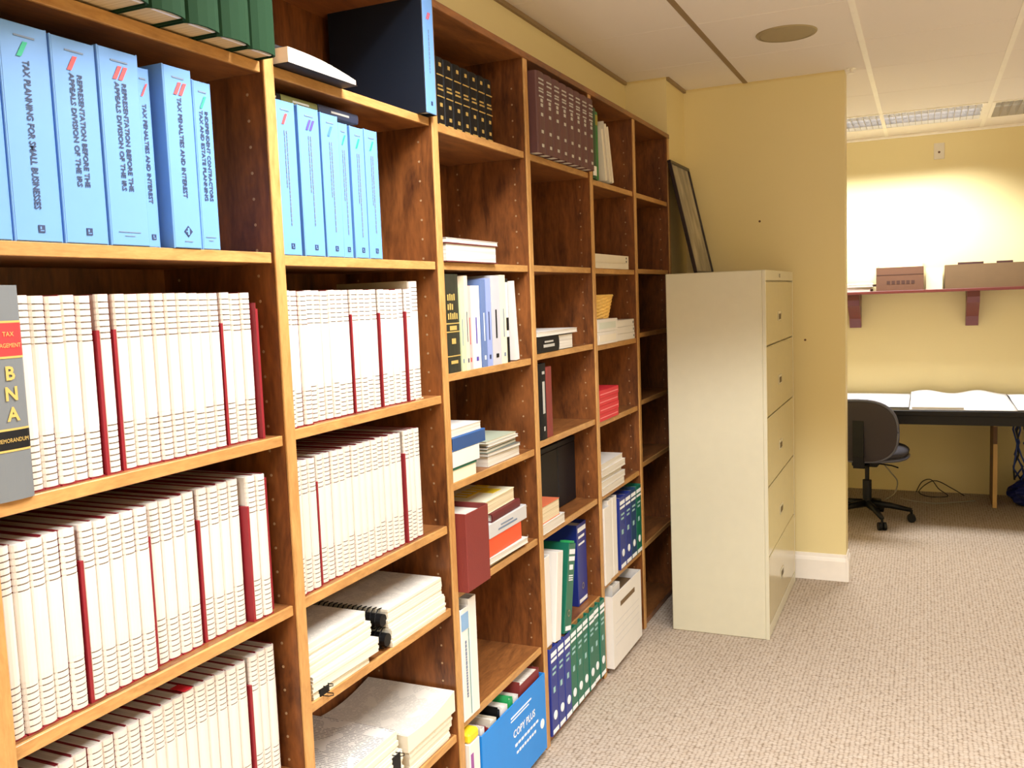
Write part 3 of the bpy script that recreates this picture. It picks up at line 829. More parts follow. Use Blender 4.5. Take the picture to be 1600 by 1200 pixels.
marks(r, 'publisher_mark', [(0.028, 0.036, 0.022, 0.032)], M_INK)
# black set with gilt bands
def set_book(t, h, d, cover, foil, page, rows, name='law_book'):
    r = thing(name, 'x', 'book')
    hard_parts(r, t, h, d, cover, page, round_=0.007)
    rects = []
    rnd = random.Random(3)
    for (z, k) in rows:
        if k == 'band': rects.append((t * 0.12, t * 0.88, z, z + 0.003))
        elif k == 'dot': rects.append((t * 0.38, t * 0.62, z, z + 0.010))
        else:
            yy = t * 0.2
            while yy < t * 0.75:
                w = rnd.uniform(0.003, 0.008); rects.append((yy, min(t * 0.8, yy + w), z, z + 0.0045)); yy += w + 0.002
    marks(r, 'gilt_lettering', rects, foil, x=0.0012, th=0.002)
    return r
proto = set_book(0.0515, 0.205, 0.15, M_BLACK, M_GOLD, M_PAGEC, [(0.180, 'dot'), (0.155, 'band'), (0.125, 'txt'), (0.115, 'txt'), (0.096, 'band'), (0.070, 'dot'), (0.035, 'dot'), (0.018, 'txt')])
for i in range(9):
    loc = (-0.060, 2.184 + i * 0.0525, 2.0205)
    if i == 0: o = proto; o.location = loc
    else: o = copy_thing(proto, loc)
    o['label'] = 'black volume with gilt bands in the set right of the navy binder'; o['group'] = 'black gilt-banded volumes on the top shelf'
# brown set
M_BRN = mat('brown_purple_cloth', (92, 58, 58), 0.55)
proto = set_book(0.0685, 0.262, 0.20, M_BRN, M_SILV, M_PAGE, [(0.235, 'txt'), (0.222, 'txt'), (0.205, 'txt'), (0.196, 'txt'), (0.18, 'txt'), (0.165, 'dot'), (0.15, 'dot'), (0.12, 'dot'), (0.065, 'dot'), (0.02, 'dot')])
for i in range(8):
    loc = (0.028, 2.812 + i * 0.0700, 2.0205)
    if i == 0: o = proto; o.location = loc
    else: o = copy_thing(proto, loc)
    o['label'] = 'brown volume with silver lettering in the set on the fourth bay\'s top shelf'; o['group'] = 'brown silver-lettered volumes on the top shelf'
# bay 5 top: greens and leaning white folders
r = stand('law_book', 'dark green book with white bottom label, left end of the fifth bay\'s top shelf', 'book', 3.424, 2.0005, 0.004)
hard_parts(r, 0.040, 0.270, 0.19, mat('deep_green_cloth', (20, 66, 40), 0.5), M_PAGE, round_=0.004, bands=[(0.012, 0.048, M_WHITE, 'white_label')])
r = stand('book', 'green book with yellow top standing between the dark green book and leaning folders', 'book', 3.467, 2.0005, 0.0)
hard_parts(r, 0.032, 0.262, 0.19, mat('mid_green_cloth', (36, 112, 52), 0.5), M_PAGE, round_=0.003, bands=[(0.21, 0.25, mat('mustard_cloth', (150, 140, 54), 0.6), 'yellow_label')])
for i, (y, h, ln, lab) in enumerate(((3.590, 0.215, -12, 'shorter off-white folder leaning left against the green books'), (3.655, 0.245, -14, 'tall off-white folder leaning on the shorter one'), (3.700, 0.240, -15, 'outermost off-white folder leaning left on the top shelf'))):
    o = folder(y, 2.0085, h, 0.19, 0.026, M_OFFW, lab, -0.005 - i * 0.004, lean=ln)

# ------------------------------------------------------------------ bay 3
Z = 1.654
r = lie('book', 'dark red hardcover lying with its white page edges out', 'book', 2.190, 0.320, Z + 0.0005, 0.004, spine_out=False, d=0.22)
hard_parts(r, 0.052, 0.320, 0.22, M_DKRED, M_PAGE, round_=0.006)
r = lie('pamphlet', 'thin white pamphlet lying on the dark red hardcover', 'pamphlet', 2.186, 0.345, Z + 0.0535, 0.008, spine_out=False, d=0.24, rz=1.5)
slab_book(r, 0.012, 0.345, 0.235, M_WHITE)
Z = 1.350
M_BLKGR = mat('black_green_cloth', (40, 42, 32), 0.5)
r = stand('law_book', 'black-green tall book with gold lettering, first in the mixed row', 'book', 2.186, Z, -0.012)
hard_parts(r, 0.098, 0.272, 0.20, M_BLKGR, M_PAGEC, round_=0.005, bands=[(0.135, 0.138, M_GOLD, 'gold_band'), (0.112, 0.115, M_GOLD, 'gold_band'), (0.045, 0.048, M_GOLD, 'gold_band')])
rects_ = []
for i in range(3):
    for k in range((4, 3, 5)[i]): rects_.append((0.022 + k * 0.012, 0.029 + k * 0.012, 0.200 - 0.026 * i, 0.216 - 0.026 * i + 0.002 * (k % 2)))
marks(r, 'gold_lettering', rects_, M_GOLD, x=0.0014)
marks(r, 'gold_lettering', [(0.03, 0.07, 0.118, 0.130), (0.038, 0.062, 0.080, 0.095), (0.03, 0.07, 0.025, 0.034)], M_GOLD, x=0.0014)
specs = [(2.287, 0.020, 0.236, mat('pale_green_card', (196, 206, 160), 0.6), 'pale green paperback beside the black-green book', M_INKG),
         (2.308, 0.022, 0.268, mat('striped_cream_card', (224, 206, 176), 0.6), 'tall cream spine with small dark print, taller than its pale green neighbour', M_INK),
         (2.331, 0.024, 0.240, mat('pink_card', (214, 172, 166), 0.6), 'pinkish paperback in the mixed row of the third bay', M_REDI),
         (2.360, 0.050, 0.240, mat('ivory_card', (234, 232, 218), 0.6), 'ivory book with purple title in the middle of the mixed row', M_PURPI),
         (2.414, 0.030, 0.258, mat('blue_grey_card', (96, 118, 164), 0.6), 'blue-grey book right of the ivory one', M_WINK),
         (2.446, 0.034, 0.262, mat('periwinkle_card', (140, 156, 206), 0.6), 'periwinkle blue book in the mixed row', M_INK),
         (2.483, 0.062, 0.270, mat('silver_grey_card', (186, 186, 192), 0.6), 'wide silver-grey book with a black mark in the mixed row', M_BLACK),
         (2.549, 0.038, 0.272, mat('cream_spine', (236, 226, 190), 0.6), 'cream tall book, third from the right in the mixed row', M_INKG)]
for (y, t, h, m, lab, ink) in specs:
    r = stand('book', lab, 'book', y, Z, -0.010 - 0.004 * (h < 0.25))
    slab_book(r, t - 0.001, h, 0.19, m, soft=False)
    marks(r, 'spine_lettering', [(t * 0.4, t * 0.55, h * 0.30, h * 0.62)], ink)
    marks(r, 'publisher_mark', [(t * 0.35, t * 0.65, 0.022, 0.034)], ink)
r = stand('book', 'black-and-white narrow book between the cream and the outermost white one', 'book', 2.592, Z, -0.014)
slab_book(r, 0.022, 0.262, 0.19, M_BLACK, soft=False); marks(r, 'white_label', [(0.002, 0.019, 0.14, 0.25), (0.002, 0.019, 0.08, 0.10)], M_WHITE)
r = stand('book', 'white book leaning at the right end of the mixed row', 'book', 2.652, Z + 0.003, -0.010, lean=-5)
slab_book(r, 0.026, 0.250, 0.19, M_WHITE, soft=False)
# bay 3, shelf 4: two piles
Z = 1.0465
def pile(items, z, gap=0.0007):
    for it in items:
        name, lab, cat, y0, h, t, d, xf, rz, so, m, pg = it
        r = lie(name, lab, cat, y0, h, z, xf, spine_out=so, rz=rz, d=d)
        slab_book(r, t, h, d, m, pg, soft=t < 0.02)
        z += t + gap
    return z
pile([('book', 'cream book at the bottom of the third bay\'s blue-and-white pile', 'book', 2.190, 0.150, 0.034, 0.23, -0.012, 0, True, mat('cream_card', (232, 222, 196), 0.6), M_PAGEC),
      ('magazine', 'thin dark green magazine in the blue-and-white pile', 'magazine', 2.190, 0.152, 0.008, 0.23, -0.010, 0, True, M_GREENB, M_PAGE),
      ('book', 'thick white book under the blue one in the third bay', 'book', 2.190, 0.165, 0.044, 0.235, -0.006, 0, True, M_WHITE, M_PAGE)], Z)
r = lie('ring_binder', 'dark blue binder lying on the thick white book', 'binder', 2.190, 0.205, Z + 0.0885, -0.004); binder_parts(r, 0.038, 0.205, 0.235, mat('denim_blue_vinyl', (48, 96, 160), 0.4), mat('denim_navy', (44, 78, 130), 0.4))
r = lie('pamphlet', 'white pamphlet on top of the dark blue binder', 'pamphlet', 2.190, 0.190, Z + 0.1275, -0.010, spine_out=False, d=0.22); slab_book(r, 0.022, 0.190, 0.22, M_WHITE)
mg = [(0.030, M_WHITE, 'thick white pad at the bottom of the magazine pile'), (0.010, mat('magazine_grey', (120, 120, 116), 0.35), 'grey glossy magazine second from the bottom of the pile'),
      (0.009, mat('magazine_green', (110, 134, 104), 0.3), 'green glossy magazine in the middle of the pile'), (0.008, mat('magazine_dark', (60, 64, 60), 0.3), 'dark magazine below the top two of the pile'),
      (0.009, M_LGREY, 'light grey magazine second from the top of the pile'), (0.008, mat('magazine_white_green', (190, 200, 176), 0.3), 'pale green-white magazine topmost of the magazine pile')]
z = Z
for i, (t, m, lab) in enumerate(mg):
    h = 0.235 - 0.004 * i; d = 0.20
    r = lie('magazine', lab, 'magazine', 2.432 + random.uniform(0, 0.012), h, z, -0.022 + random.uniform(-0.006, 0.006), spine_out=False, rz=0 if i == 0 else random.uniform(-2.2, 2.2), d=d)
    slab_book(r, t, h, d, m); z += t + 0.0008
# bay 3, shelf 5
Z = 0.7425
r = stand('ring_binder', 'wide maroon binder standing at the left of the fifth shelf, third bay', 'binder', 2.182, Z, 0.030)
binder_parts(r, 0.142, 0.222, 0.24, M_MAROON2, M_MAROON2)
z = Z
r = lie('magazine', 'cream-edged magazine at the bottom of the mixed pile beside the maroon binder', 'magazine', 2.400, 0.250, z, -0.020, spine_out=False, d=0.21); slab_book(r, 0.014, 0.250, 0.21, M_BLKGR, M_PAGEC); z += 0.015
r = lie('pamphlet', 'white pamphlet sticking out below the orange book', 'pamphlet', 2.395, 0.280, z, -0.008, spine_out=False, d=0.22, rz=-2); slab_book(r, 0.018, 0.280, 0.22, M_WHITE); z += 0.019
r = lie('book', 'orange-red thick book in the middle of the mixed pile', 'book', 2.405, 0.240, z, -0.012, d=0.20); slab_book(r, 0.056, 0.240, 0.20, M_ORANGE, M_PAGE, soft=False); z += 0.0565
bx = thing('box_file', 'light grey box lying on the orange-red book', 'box', (-0.008, 2.405, z))
b = MB(); b.box((-0.21, 0, 0), (0, 0.280, 0.046), bev=0.002); b.obj('body', M_LGREY, bx); b = MB(); b.box((0.0002, 0.06, 0.014), (0.001, 0.20, 0.019)); b.box((0.0002, 0.08, 0.025), (0.001, 0.17, 0.029)); b.obj('printed_title', M_INKG, bx)
b = MB(); b.box((-0.2, -0.001, 0.006), (-0.01, -0.0002, 0.040)); b.obj('end_label', M_BLACK, bx); z += 0.0465
r = lie('book', 'thin maroon book lying under the cream topmost book', 'book', 2.425, 0.225, z, -0.014, d=0.19, rz=2); hard_parts(r, 0.026, 0.225, 0.19, M_DKRED, M_PAGE, round_=0.003); z += 0.0268
r = lie('book', 'cream topmost book of the mixed pile, page edges out', 'book', 2.400, 0.225, z, -0.018, spine_out=False, d=0.18, rz=2); slab_book(r, 0.040, 0.225, 0.18, mat('cream_board', (232, 226, 196), 0.6), M_PAGEC, soft=False)
fl = MB()
for q in range(6): fl.box((-0.155, 0.02 + q * 0.032, 0.0), (-0.110, 0.030 + q * 0.034, 0.001)); 
fl.box((-0.10, 0.10, 0), (-0.05, 0.16, 0.001)); fl.box((-0.11, 0.02, 0), (-0.10, 0.17, 0.001))
fo = fl.obj('sticky_notes', M_YELLOW); fo.location = (0.0, 2.425, z + 0.0405); tag(fo, 'yellow sticky notes on top of the cream topmost book', 'sticky notes')
# bay 3, shelf 6
Z = 0.3645
r = stand('ring_binder', 'white binder with light blue spine top, beside the upright under the maroon binder', 'binder', 2.182, Z, 0.000)
binder_parts(r, 0.050, 0.325, 0.24, M_WHITE, M_WHITE)
b = MB(); b.box((0.0003, 0.003, 0.262), (0.0012, 0.046, 0.310)); b.obj('blue_label', mat('label_blue', (130, 168, 206), 0.5), r)
word_bars(r, 0.050, 0.325, 1, M_INKG, top=0.095, length=0.5, hgt=0.008); marks(r, 'side_strip', [(0.042, 0.047, 0.01, 0.26)], mat('teal_strip', (120, 160, 160), 0.5))
r = stand('ring_binder', 'plain white binder second from the upright under the maroon binder', 'binder', 2.234, Z, 0.000)
binder_parts(r, 0.046, 0.342, 0.24, M_WHITE, M_WHITE)
# bay 3, bottom: COPY PLUS carton
cx = thing('carton', 'bright blue COPY PLUS paper carton with folders in it', 'box', (0.015, 2.252, BOT + 0.0005))
L_, Hc, Dc = 0.480, 0.262, 0.27
b = MB(); w = 0.004
b.box((-w, 0, 0), (0, L_, Hc)); b.box((-Dc, 0, 0), (-Dc + w, L_, Hc)); b.box((-Dc + w, 0, 0), (-w, w, Hc)); b.box((-Dc + w, L_ - w, 0), (-w, L_, Hc)); b.box((-Dc + w, w, 0), (-w, L_ - w, w))
b.obj('carton_body', M_COPY, cx)
text(cx, 'printed_name', 'COPY PLUS', 0.034, 0.30, 0.165, M_WINK, 'horiz', align='CENTER', bold=0.0008)
marks(cx, 'printed_line', [(0.225 + k * 0.024, 0.243 + k * 0.024, 0.122 + 0.001 * (k % 2), 0.131) for k in range(8)], M_WINK)
marks(cx, 'printed_line', [(0.235 + k * 0.020, 0.249 + k * 0.020, 0.096, 0.104 + 0.001 * (k % 2)) for k in range(8)], M_WINK)
marks(cx, 'printed_strip', [(0.20, 0.36, 0.222, 0.227), (0.20, 0.34, 0.212, 0.216)], M_WINK)
b = MB(); b.cyl((0.0002, 0.445, 0.10), (0.0012, 0.445, 0.10), 0.016, n=20); b.obj('round_sticker', M_WINK, cx)
fol = [(0.015, 0.028, 0.300, M_WHITE, 'white folder at the left in the blue carton'), (0.050, 0.018, 0.285, M_MAROON, 'dark maroon folder in the blue carton'), (0.080, 0.045, 0.292, M_OFFW, 'thick off-white folder in the blue carton'),
       (0.135, 0.014, 0.305, M_BLKPL, 'black folder in the middle of the blue carton'), (0.156, 0.050, 0.298, M_WHITE, 'wide white folder right of the black one in the carton'), (0.215, 0.030, 0.305, M_GREEN3, 'green folder in the blue carton'),
       (0.252, 0.035, 0.295, M_WHITE, 'white folder behind the green one in the carton'), (0.300, 0.160, 0.315, M_MAROON2, 'wide dark red file filling the right of the blue carton')]
for (dy, t, h, m, lab) in fol:
    folder(2.252 + dy, BOT + 0.005, h - 0.02, 0.235, t, m, lab, 0.003)
r = stand('magazine_file', 'white file with yellow top squeezed left of the blue carton', 'file', 2.182, BOT + 0.0005, 0.012)
b = MB(); b.box((-0.24, 0, 0), (0, 0.062, 0.270), bev=0.002); b.obj('body', M_WHITE, r)
b = MB(); b.box((-0.24, 0.001, 0.2703), (0.0, 0.061, 0.300), bev=0.006); b.obj('yellow_top', M_YELLOW, r)
b = MB(); b.box((0.0002, 0.004, 0.0), (0.001, 0.020, 0.24)); b.obj('purple_strip', mat('purple_strip', (150, 80, 150), 0.5), r)
b = MB(); b.box((0.0002, 0.026, 0.0), (0.001, 0.058, 0.12)); b.obj('blue_label', M_ROYAL, r)

# ------------------------------------------------------------------ bay 2 paper stacks
def document(y0, w, d, t, z, xf, lab, comb=None, print_=M_PRINT, rz=0, page=M_PAGEC, clip=False, wave=0.0, name='bound_document'):
    """letter-size document lying flat; comb: 'left' or None"""
    r = thing(name, lab, 'document', (xf, y0, z), (0, 0, rad(rz)))
    n = max(3, int(t / 0.006)); b = MB(); z0 = 0.0
    for i in range(n):
        th = t / n
        jx, jy = random.uniform(-0.0022, 0.0022), random.uniform(-0.0022, 0.0022)
        b.box((-d + jx, jy, z0), (jx, w + jy, z0 + th)); z0 += th
    b.obj('pages', mat('page_block', (226, 218, 198), 0.75, var=0.05, vscale=3, stretch=(1, 1, 220)), r)
    s = MB(); s.box((-d + 0.002, 0.002, t), (-0.002, w - 0.002, t + 0.0006)); s.obj('top_sheet', print_, r)
    if comb == 'left':
        R = t * 0.5 + 0.002; c = MB()
        c.cyl((-d + 0.004, -R * 0.55, t / 2), (-0.004, -R * 0.55, t / 2), R * 0.62, n=14)
        x = -d + 0.008
        while x < -0.008:
            pts = []
            for k in range(9):
                a = PI * 0.15 + PI * 1.7 * k / 8
                pts.append((x, -R * 0.25 + math.cos(a) * R * 0.9, t / 2 + math.sin(a) * (t / 2 + 0.003)))
            c.tube(pts, 0.0018, n=5); x += 0.0143
        c.obj('comb_binding', M_BLKPL, r)
    if clip:
        c = MB(); c.prism([(0.004, -0.002), (0.004, t + 0.002), (-0.028, t * 0.75), (-0.028, t * 0.25)], 1, w * clip, w * clip + 0.032)
        for zz in (-0.0015, t + 0.0015): c.tube([(-0.02, w * clip + 0.008, zz), (0.02, w * clip + 0.008, zz + 0.002), (0.026, w * clip + 0.016, zz + 0.002), (0.02, w * clip + 0.024, zz + 0.002), (-0.02, w * clip + 0.024, zz)], 0.0012, n=5)
        c.obj('binder_clip', M_BLKPL, r)
    return r
Z = 0.7085
document(1.530, 0.215, 0.275, 0.018, Z, -0.014, 'thin bottom document of the left stack, above the lowest open shelf', page=M_PAGEC, clip=0.10)
document(1.524, 0.250, 0.275, 0.034, Z + 0.019, -0.008, 'document second from the bottom in the left paper stack', rz=-1)
document(1.524, 0.246, 0.275, 0.038, Z + 0.054, -0.016, 'thick white document second from the top in the left paper stack', rz=1.0)
document(1.522, 0.232, 0.275, 0.028, Z + 0.093, -0.024, 'printed topmost document of the left paper stack')
document(1.846, 0.272, 0.270, 0.048, Z, -0.010, 'black comb-bound document underneath the other in the right stack', comb='left')
document(1.842, 0.272, 0.270, 0.046, Z + 0.0500, -0.018, 'black comb-bound document topmost in the right stack', comb='left')
Z = 0.3455
document(1.524, 0.345, 0.272, 0.092, Z, -0.012, 'thick lowest document of the left stack on the lowest open shelf', clip=0.86)
document(1.522, 0.335, 0.268, 0.052, Z + 0.093, -0.018, 'printed document topmost on the lowest shelf\'s left stack, beside the higher stack', print_=M_PRINTB, clip=0.18)
document(1.905, 0.215, 0.272, 0.032, Z, -0.016, 'bottom document of the right stack on the lowest open shelf')
document(1.900, 0.228, 0.272, 0.040, Z + 0.033, -0.012, 'middle document of the right stack on the lowest open shelf')
# topmost: curved manuscript lying across both stacks' neighbour
t_ = thing('manuscript', 'curling printed manuscript topmost of the right stack, lowest open shelf', 'manuscript', (0, 0, Z + 0.0740))
c = curved_block(1.884, 2.136, -0.285, -0.004, 0.0, 0.044, 0.058, -0.012, n=20); c.obj('pages', mat('page_block_plain', (226, 218, 197), 0.75, var=0.05, vscale=3, stretch=(1, 1, 220)), t_)
c = curved_block(1.888, 2.134, -0.283, -0.008, 0.0012, 0.044, 0.058, -0.012, n=20); c.obj('top_sheet', M_PRINT, t_)

# ------------------------------------------------------------------ bay 4
Z = 1.3605
r = lie('law_book', 'thick black book lying spine out at the left of the fourth bay', 'book', 2.812, 0.200, Z, -0.002, d=0.20); hard_parts(r, 0.056, 0.200, 0.18, M_BLACK, M_PAGE, round_=0.005)
marks(r, 'spine_lettering', [(0.018, 0.028, 0.05, 0.15), (0.034, 0.040, 0.06, 0.14)], M_SILV, x=0.0014)
r = lie('book', 'book lying page edges out, right beside the black book', 'book', 3.018, 0.150, Z, -0.010, spine_out=False, d=0.19); slab_book(r, 0.054, 0.150, 0.19, M_BLACK, M_PAGE, soft=False)
r = lie('magazine', 'white magazine lying across the black book and its neighbour', 'magazine', 2.815, 0.385, Z + 0.0565, 0.0, spine_out=False, d=0.23, rz=0.5); slab_book(r, 0.016, 0.385, 0.23, M_WHITE)
Z = 1.0625
r = stand('law_book', 'black book with silver lettering standing alone with a maroon one', 'book', 2.842, Z, -0.012)
hard_parts(r, 0.062, 0.262, 0.18, M_BLACK, M_PAGE, round_=0.004); marks(r, 'spine_lettering', [(0.02, 0.04, 0.09, 0.20), (0.02, 0.042, 0.225, 0.235), (0.024, 0.036, 0.03, 0.045)], M_SILV, x=0.0014)
r = stand('book', 'maroon book standing right of the black silver-lettered book', 'book', 2.906, Z, -0.016)
hard_parts(r, 0.062, 0.245, 0.18, mat('rust_maroon_cloth', (126, 50, 46), 0.55), M_PAGE, round_=0.004)
Z = 0.7435
r = lie('pamphlet', 'white booklet at the bottom of the small pile before the black boxes', 'booklet', 2.806, 0.205, Z, -0.002, spine_out=False, d=0.088); slab_book(r, 0.034, 0.205, 0.088, M_WHITE)
r = lie('book', 'cream-edged book with red and white cover topping the small pile', 'book', 2.806, 0.170, Z + 0.0345, -0.008, spine_out=False, d=0.080); slab_book(r, 0.060, 0.170, 0.080, mat('red_white_cover', (214, 112, 76), 0.5), M_PAGEC, soft=False)
for i, (y0, t, m, lab) in enumerate(((2.925, 0.262, M_BLACK, 'black document box behind the small cream-edged pile'), (3.192, 0.188, mat('blue_black_card', (17, 19, 27), 0.5, spec=0.3), 'blue-black document box right of the black one'))):
    bx = thing('document_box', lab, 'box', (-0.095, y0, Z))
    b = MB(); b.box((-0.15, 0, 0), (0, t, 0.235), bev=0.003); b.obj('box_body', m, bx)
    b = MB(); b.box((-0.152, -0.001, 0.2355), (0.001, t + 0.001, 0.255), bev=0.002); b.obj('lid', m, bx)
Z = 0.3455
r = stand('ring_binder', 'white binder upright against the left side, fourth bay\'s sixth shelf', 'binder', 2.806, Z, -0.004); binder_parts(r, 0.050, 0.318, 0.25, M_WHITE, M_WHITE)
r = stand('ring_binder', 'white binder leaning between the upright white one and the green one', 'binder', 2.864, Z + 0.001, 0.004, lean=9); binder_parts(r, 0.055, 0.315, 0.25, M_WHITE, M_WHITE)
r = stand('ring_binder', 'green binder leaning right with white labels, beside the white binders', 'binder', 2.950, Z + 0.001, 0.004, lean=14)
binder_parts(r, 0.070, 0.322, 0.25, M_GREENB, M_GREENB, ring=True)
marks(r, 'white_label', [(0.006, 0.064, 0.282, 0.300), (0.006, 0.064, 0.258, 0.274), (0.008, 0.062, 0.010, 0.026)], M_WINK, x=0.0012)
marks(r, 'spine_lettering', [(0.016, 0.052, 0.226, 0.244)], M_WINK); marks(r, 'spine_lettering', [(0.015, 0.056, 0.195, 0.199), (0.015, 0.056, 0.187, 0.191), (0.015, 0.056, 0.203, 0.207)], M_WINK)
b = MB(); b.box((-0.04, 0.012, 0.3223), (-0.002, 0.058, 0.330)); b.obj('green_tab', M_GREEN3, r)
r = stand('ring_binder', 'royal blue binder standing at the right end beside the leaning green binder', 'binder', 3.238, Z, -0.045)
binder_parts(r, 0.105, 0.322, 0.22, M_ROYAL, M_ROYAL, ring=True)
marks(r, 'white_label', [(0.008, 0.097, 0.290, 0.308), (0.014, 0.08, 0.265, 0.275), (0.014, 0.08, 0.238, 0.246), (0.01, 0.095, 0.010, 0.024)], M_WINK, x=0.0012)
# bottom row
def reg_binder(t, m):
    r = thing('ring_binder', 'x', 'binder')
    binder_parts(r, t, 0.312, 0.25, m, m, ring=False)
    marks(r, 'white_label', [(t * 0.08, t * 0.92, 0.280, 0.296), (t * 0.08, t * 0.92, 0.262, 0.272), (t * 0.08, t * 0.92, 0.006, 0.022)], M_WINK, x=0.0012)
    marks(r, 'spine_lettering', [(t * 0.25, t * 0.8, 0.232, 0.240), (t * 0.25, t * 0.7, 0.214, 0.222), (t * 0.3, t * 0.6, 0.15, 0.17)], mat('pale_lettering', (150, 190, 190), 0.6))
    b = MB(); b.cyl((0.0002, t / 2, 0.068), (0.0014, t / 2, 0.068), min(0.016, t * 0.28), n=16); b.obj('finger_ring', M_WINK, r)
    return r
pb = reg_binder(0.0625, M_ROYAL); pg_ = reg_binder(0.0625, M_GREENB)
for i in range(9):
    src = pb if i < 3 else pg_
    loc = (0.008 + random.uniform(-0.002, 0.002), 2.804 + i * 0.0645, BOT + 0.0005)
    o = src if i in (0, 3) else copy_thing(src)
    o.location = loc
    if i < 3: o['label'] = 'royal blue binder with white labels in the floor-level row'; o['group'] = 'blue binders in the floor-level row'
    else: o['label'] = 'green binder with white labels in the floor-level row'; o['group'] = 'green binders in the floor-level row'

# ------------------------------------------------------------------ bay 5
Z = 1.6555
z = Z
for i, (t, h, lab) in enumerate(((0.022, 0.440, 'flat off-white report at the bottom of the two on the fifth bay\'s second shelf'), (0.034, 0.455, 'off-white report with two black holes, lying topmost on the fifth bay\'s second shelf'))):
    r = lie('report', lab, 'report', 3.426, h, z, -0.002 - 0.004 * i, d=0.21); slab_book(r, t, h, 0.21, M_OFFW, soft=False)
    if i: marks(r, 'punch_hole', [(0.006, 0.014, 0.028, 0.040), (0.020, 0.028, 0.028, 0.040)], M_BLKPL)
    z += t + 0.0006
Z = 1.3505
for i, lab in enumerate(('lower white carton under the wicker basket', 'upper white carton directly carrying the wicker basket')):
    bx = thing('carton', lab, 'box', (-0.002, 3.426, Z + i * 0.0505))
    b = MB(); b.box((-0.24, 0, 0), (0, 0.262, 0.050), bev=0.002); b.obj('carton_body', M_WHITE, bx)
    b = MB(); b.box((0.0002, 0.02, 0.012), (0.001, 0.235, 0.038)); b.obj('label_panel', mat('pale_panel', (206, 212, 200), 0.5) if i else mat('pale_panel_cream', (232, 224, 206), 0.5), bx)
for i, lab in enumerate(('lowest white binder lying right of the cartons', 'middle white binder lying right of the cartons', 'topmost white binder lying right of the cartons')):
    r = lie('ring_binder', lab, 'binder', 3.700, 0.262 - 0.004 * i, Z + i * 0.0295, -0.010, d=0.23); binder_parts(r, 0.0288, 0.262 - 0.004 * i, 0.23, M_WHITE, M_WHITE)
    marks(r, 'punch_hole', [(0.010, 0.019, 0.012, 0.022)], M_BLKPL)
# basket
bk = thing('wicker_basket', 'small yellow wicker basket standing on the white cartons', 'basket', (-0.105, 3.615, Z + 0.102))
n = 44; rows_ = 13
b = MB(); vs = []; fs = []
for j in range(rows_ + 1):
    for sub in (0,):
        zz = 0.092 * j / rows_
        for i in range(n):
            a = 2 * PI * i / n
            wv = 0.0022 * (1 if ((i // 2 + j) % 2) else -1)
            R = 0.082 + 0.020 * j / rows_ + wv
            vs.append((math.cos(a) * R, math.sin(a) * R, zz))
for j in range(rows_):
    for i in range(n): fs.append((j * n + i, j * n + (i + 1) % n, (j + 1) * n + (i + 1) % n, (j + 1) * n + i))
fs.append(tuple(range(n))[::-1]); b.add(vs, fs)
vs2 = [(v[0] * 0.94, v[1] * 0.94, v[2] + 0.003) for v in vs]; b.add(vs2, [tuple(reversed(f)) for f in fs])
b.obj('woven_body', M_WICK, bk)
b = MB(); b.tube([(math.cos(2 * PI * i / 24) * 0.101, math.sin(2 * PI * i / 24) * 0.101, 0.093) for i in range(25)], 0.005, n=8); b.obj('rim', M_WICK, bk, smooth=True)
Z = 1.0435
for i in range(4):
    r = lie('book', ['bottom red book of the red stack', 'second red book from the bottom of the red stack', 'third red book from the bottom of the red stack', 'topmost red book of the red stack'][i], 'book', 3.426, 0.250, Z + i * 0.0315, -0.004 + 0.002 * (i % 2), d=0.13)
    slab_book(r, 0.0305, 0.250, 0.13, M_RED, mat('red_pages', (220, 130, 120), 0.6), soft=False); marks(r, 'pale_stripe', [(0.012, 0.016, 0.01, 0.24)], mat('pink_line', (236, 130, 130), 0.5))
for i in range(3):
    r = stand('law_book', ['dark red volume behind the red stack, leftmost', 'dark red volume behind the red stack, middle of three', 'dark red volume behind the red stack, rightmost'][i], 'book', 3.428 + i * 0.040, Z, -0.142)
    hard_parts(r, 0.038, 0.265, 0.145, M_DKRED, M_PAGE, round_=0.004); marks(r, 'gilt_lettering', [(0.012, 0.026, 0.21, 0.225), (0.012, 0.026, 0.18, 0.19), (0.014, 0.024, 0.14, 0.16)], M_GOLD, x=0.0012)
Z = 0.7455
z = Z
for i in range(5):
    t = (0.030, 0.024, 0.020, 0.028, 0.022)[i]
    r = lie('booklet', ['bottom white booklet of the white stack in the fifth bay', 'second white booklet from the bottom in the fifth bay\'s stack', 'middle white booklet in the fifth bay\'s stack', 'second white booklet from the top in the fifth bay\'s stack', 'topmost white booklet with a black bar in the fifth bay\'s stack'][i], 'booklet', 3.426, 0.290 + 0.012 * (i % 2), z, 0.002 - 0.004 * (i % 3), spine_out=False, d=0.14, rz=(0, -1, 1, -0.5, 0.5)[i])
    slab_book(r, t, 0.290 + 0.012 * (i % 2), 0.14, M_WHITE); z += t + 0.0008
for i, (m, t, lab) in enumerate(((M_BLACK, 0.060, 'black volume behind the fifth bay\'s white stack'), (M_DKRED, 0.045, 'maroon volume behind the white stack, right of the black one'))):
    r = stand('law_book', lab, 'book', 3.430 + i * 0.062, Z, -0.150); hard_parts(r, t, 0.272, 0.13, m, M_PAGE, round_=0.004)
Z = 0.3755
for i, (y0, t, h, xf, lab) in enumerate(((3.426, 0.070, 0.318, 0.004, 'white binder protruding at the left of the fifth bay\'s sixth shelf'), (3.498, 0.055, 0.335, -0.004, 'middle of three white binders in the fifth bay'), (3.556, 0.060, 0.335, -0.004, 'white binder touching the royal blue one in the fifth bay'))):
    r = stand('ring_binder', lab, 'binder', y0, Z, xf); binder_parts(r, t - 0.001, h, 0.25, M_WHITE, M_WHITE)
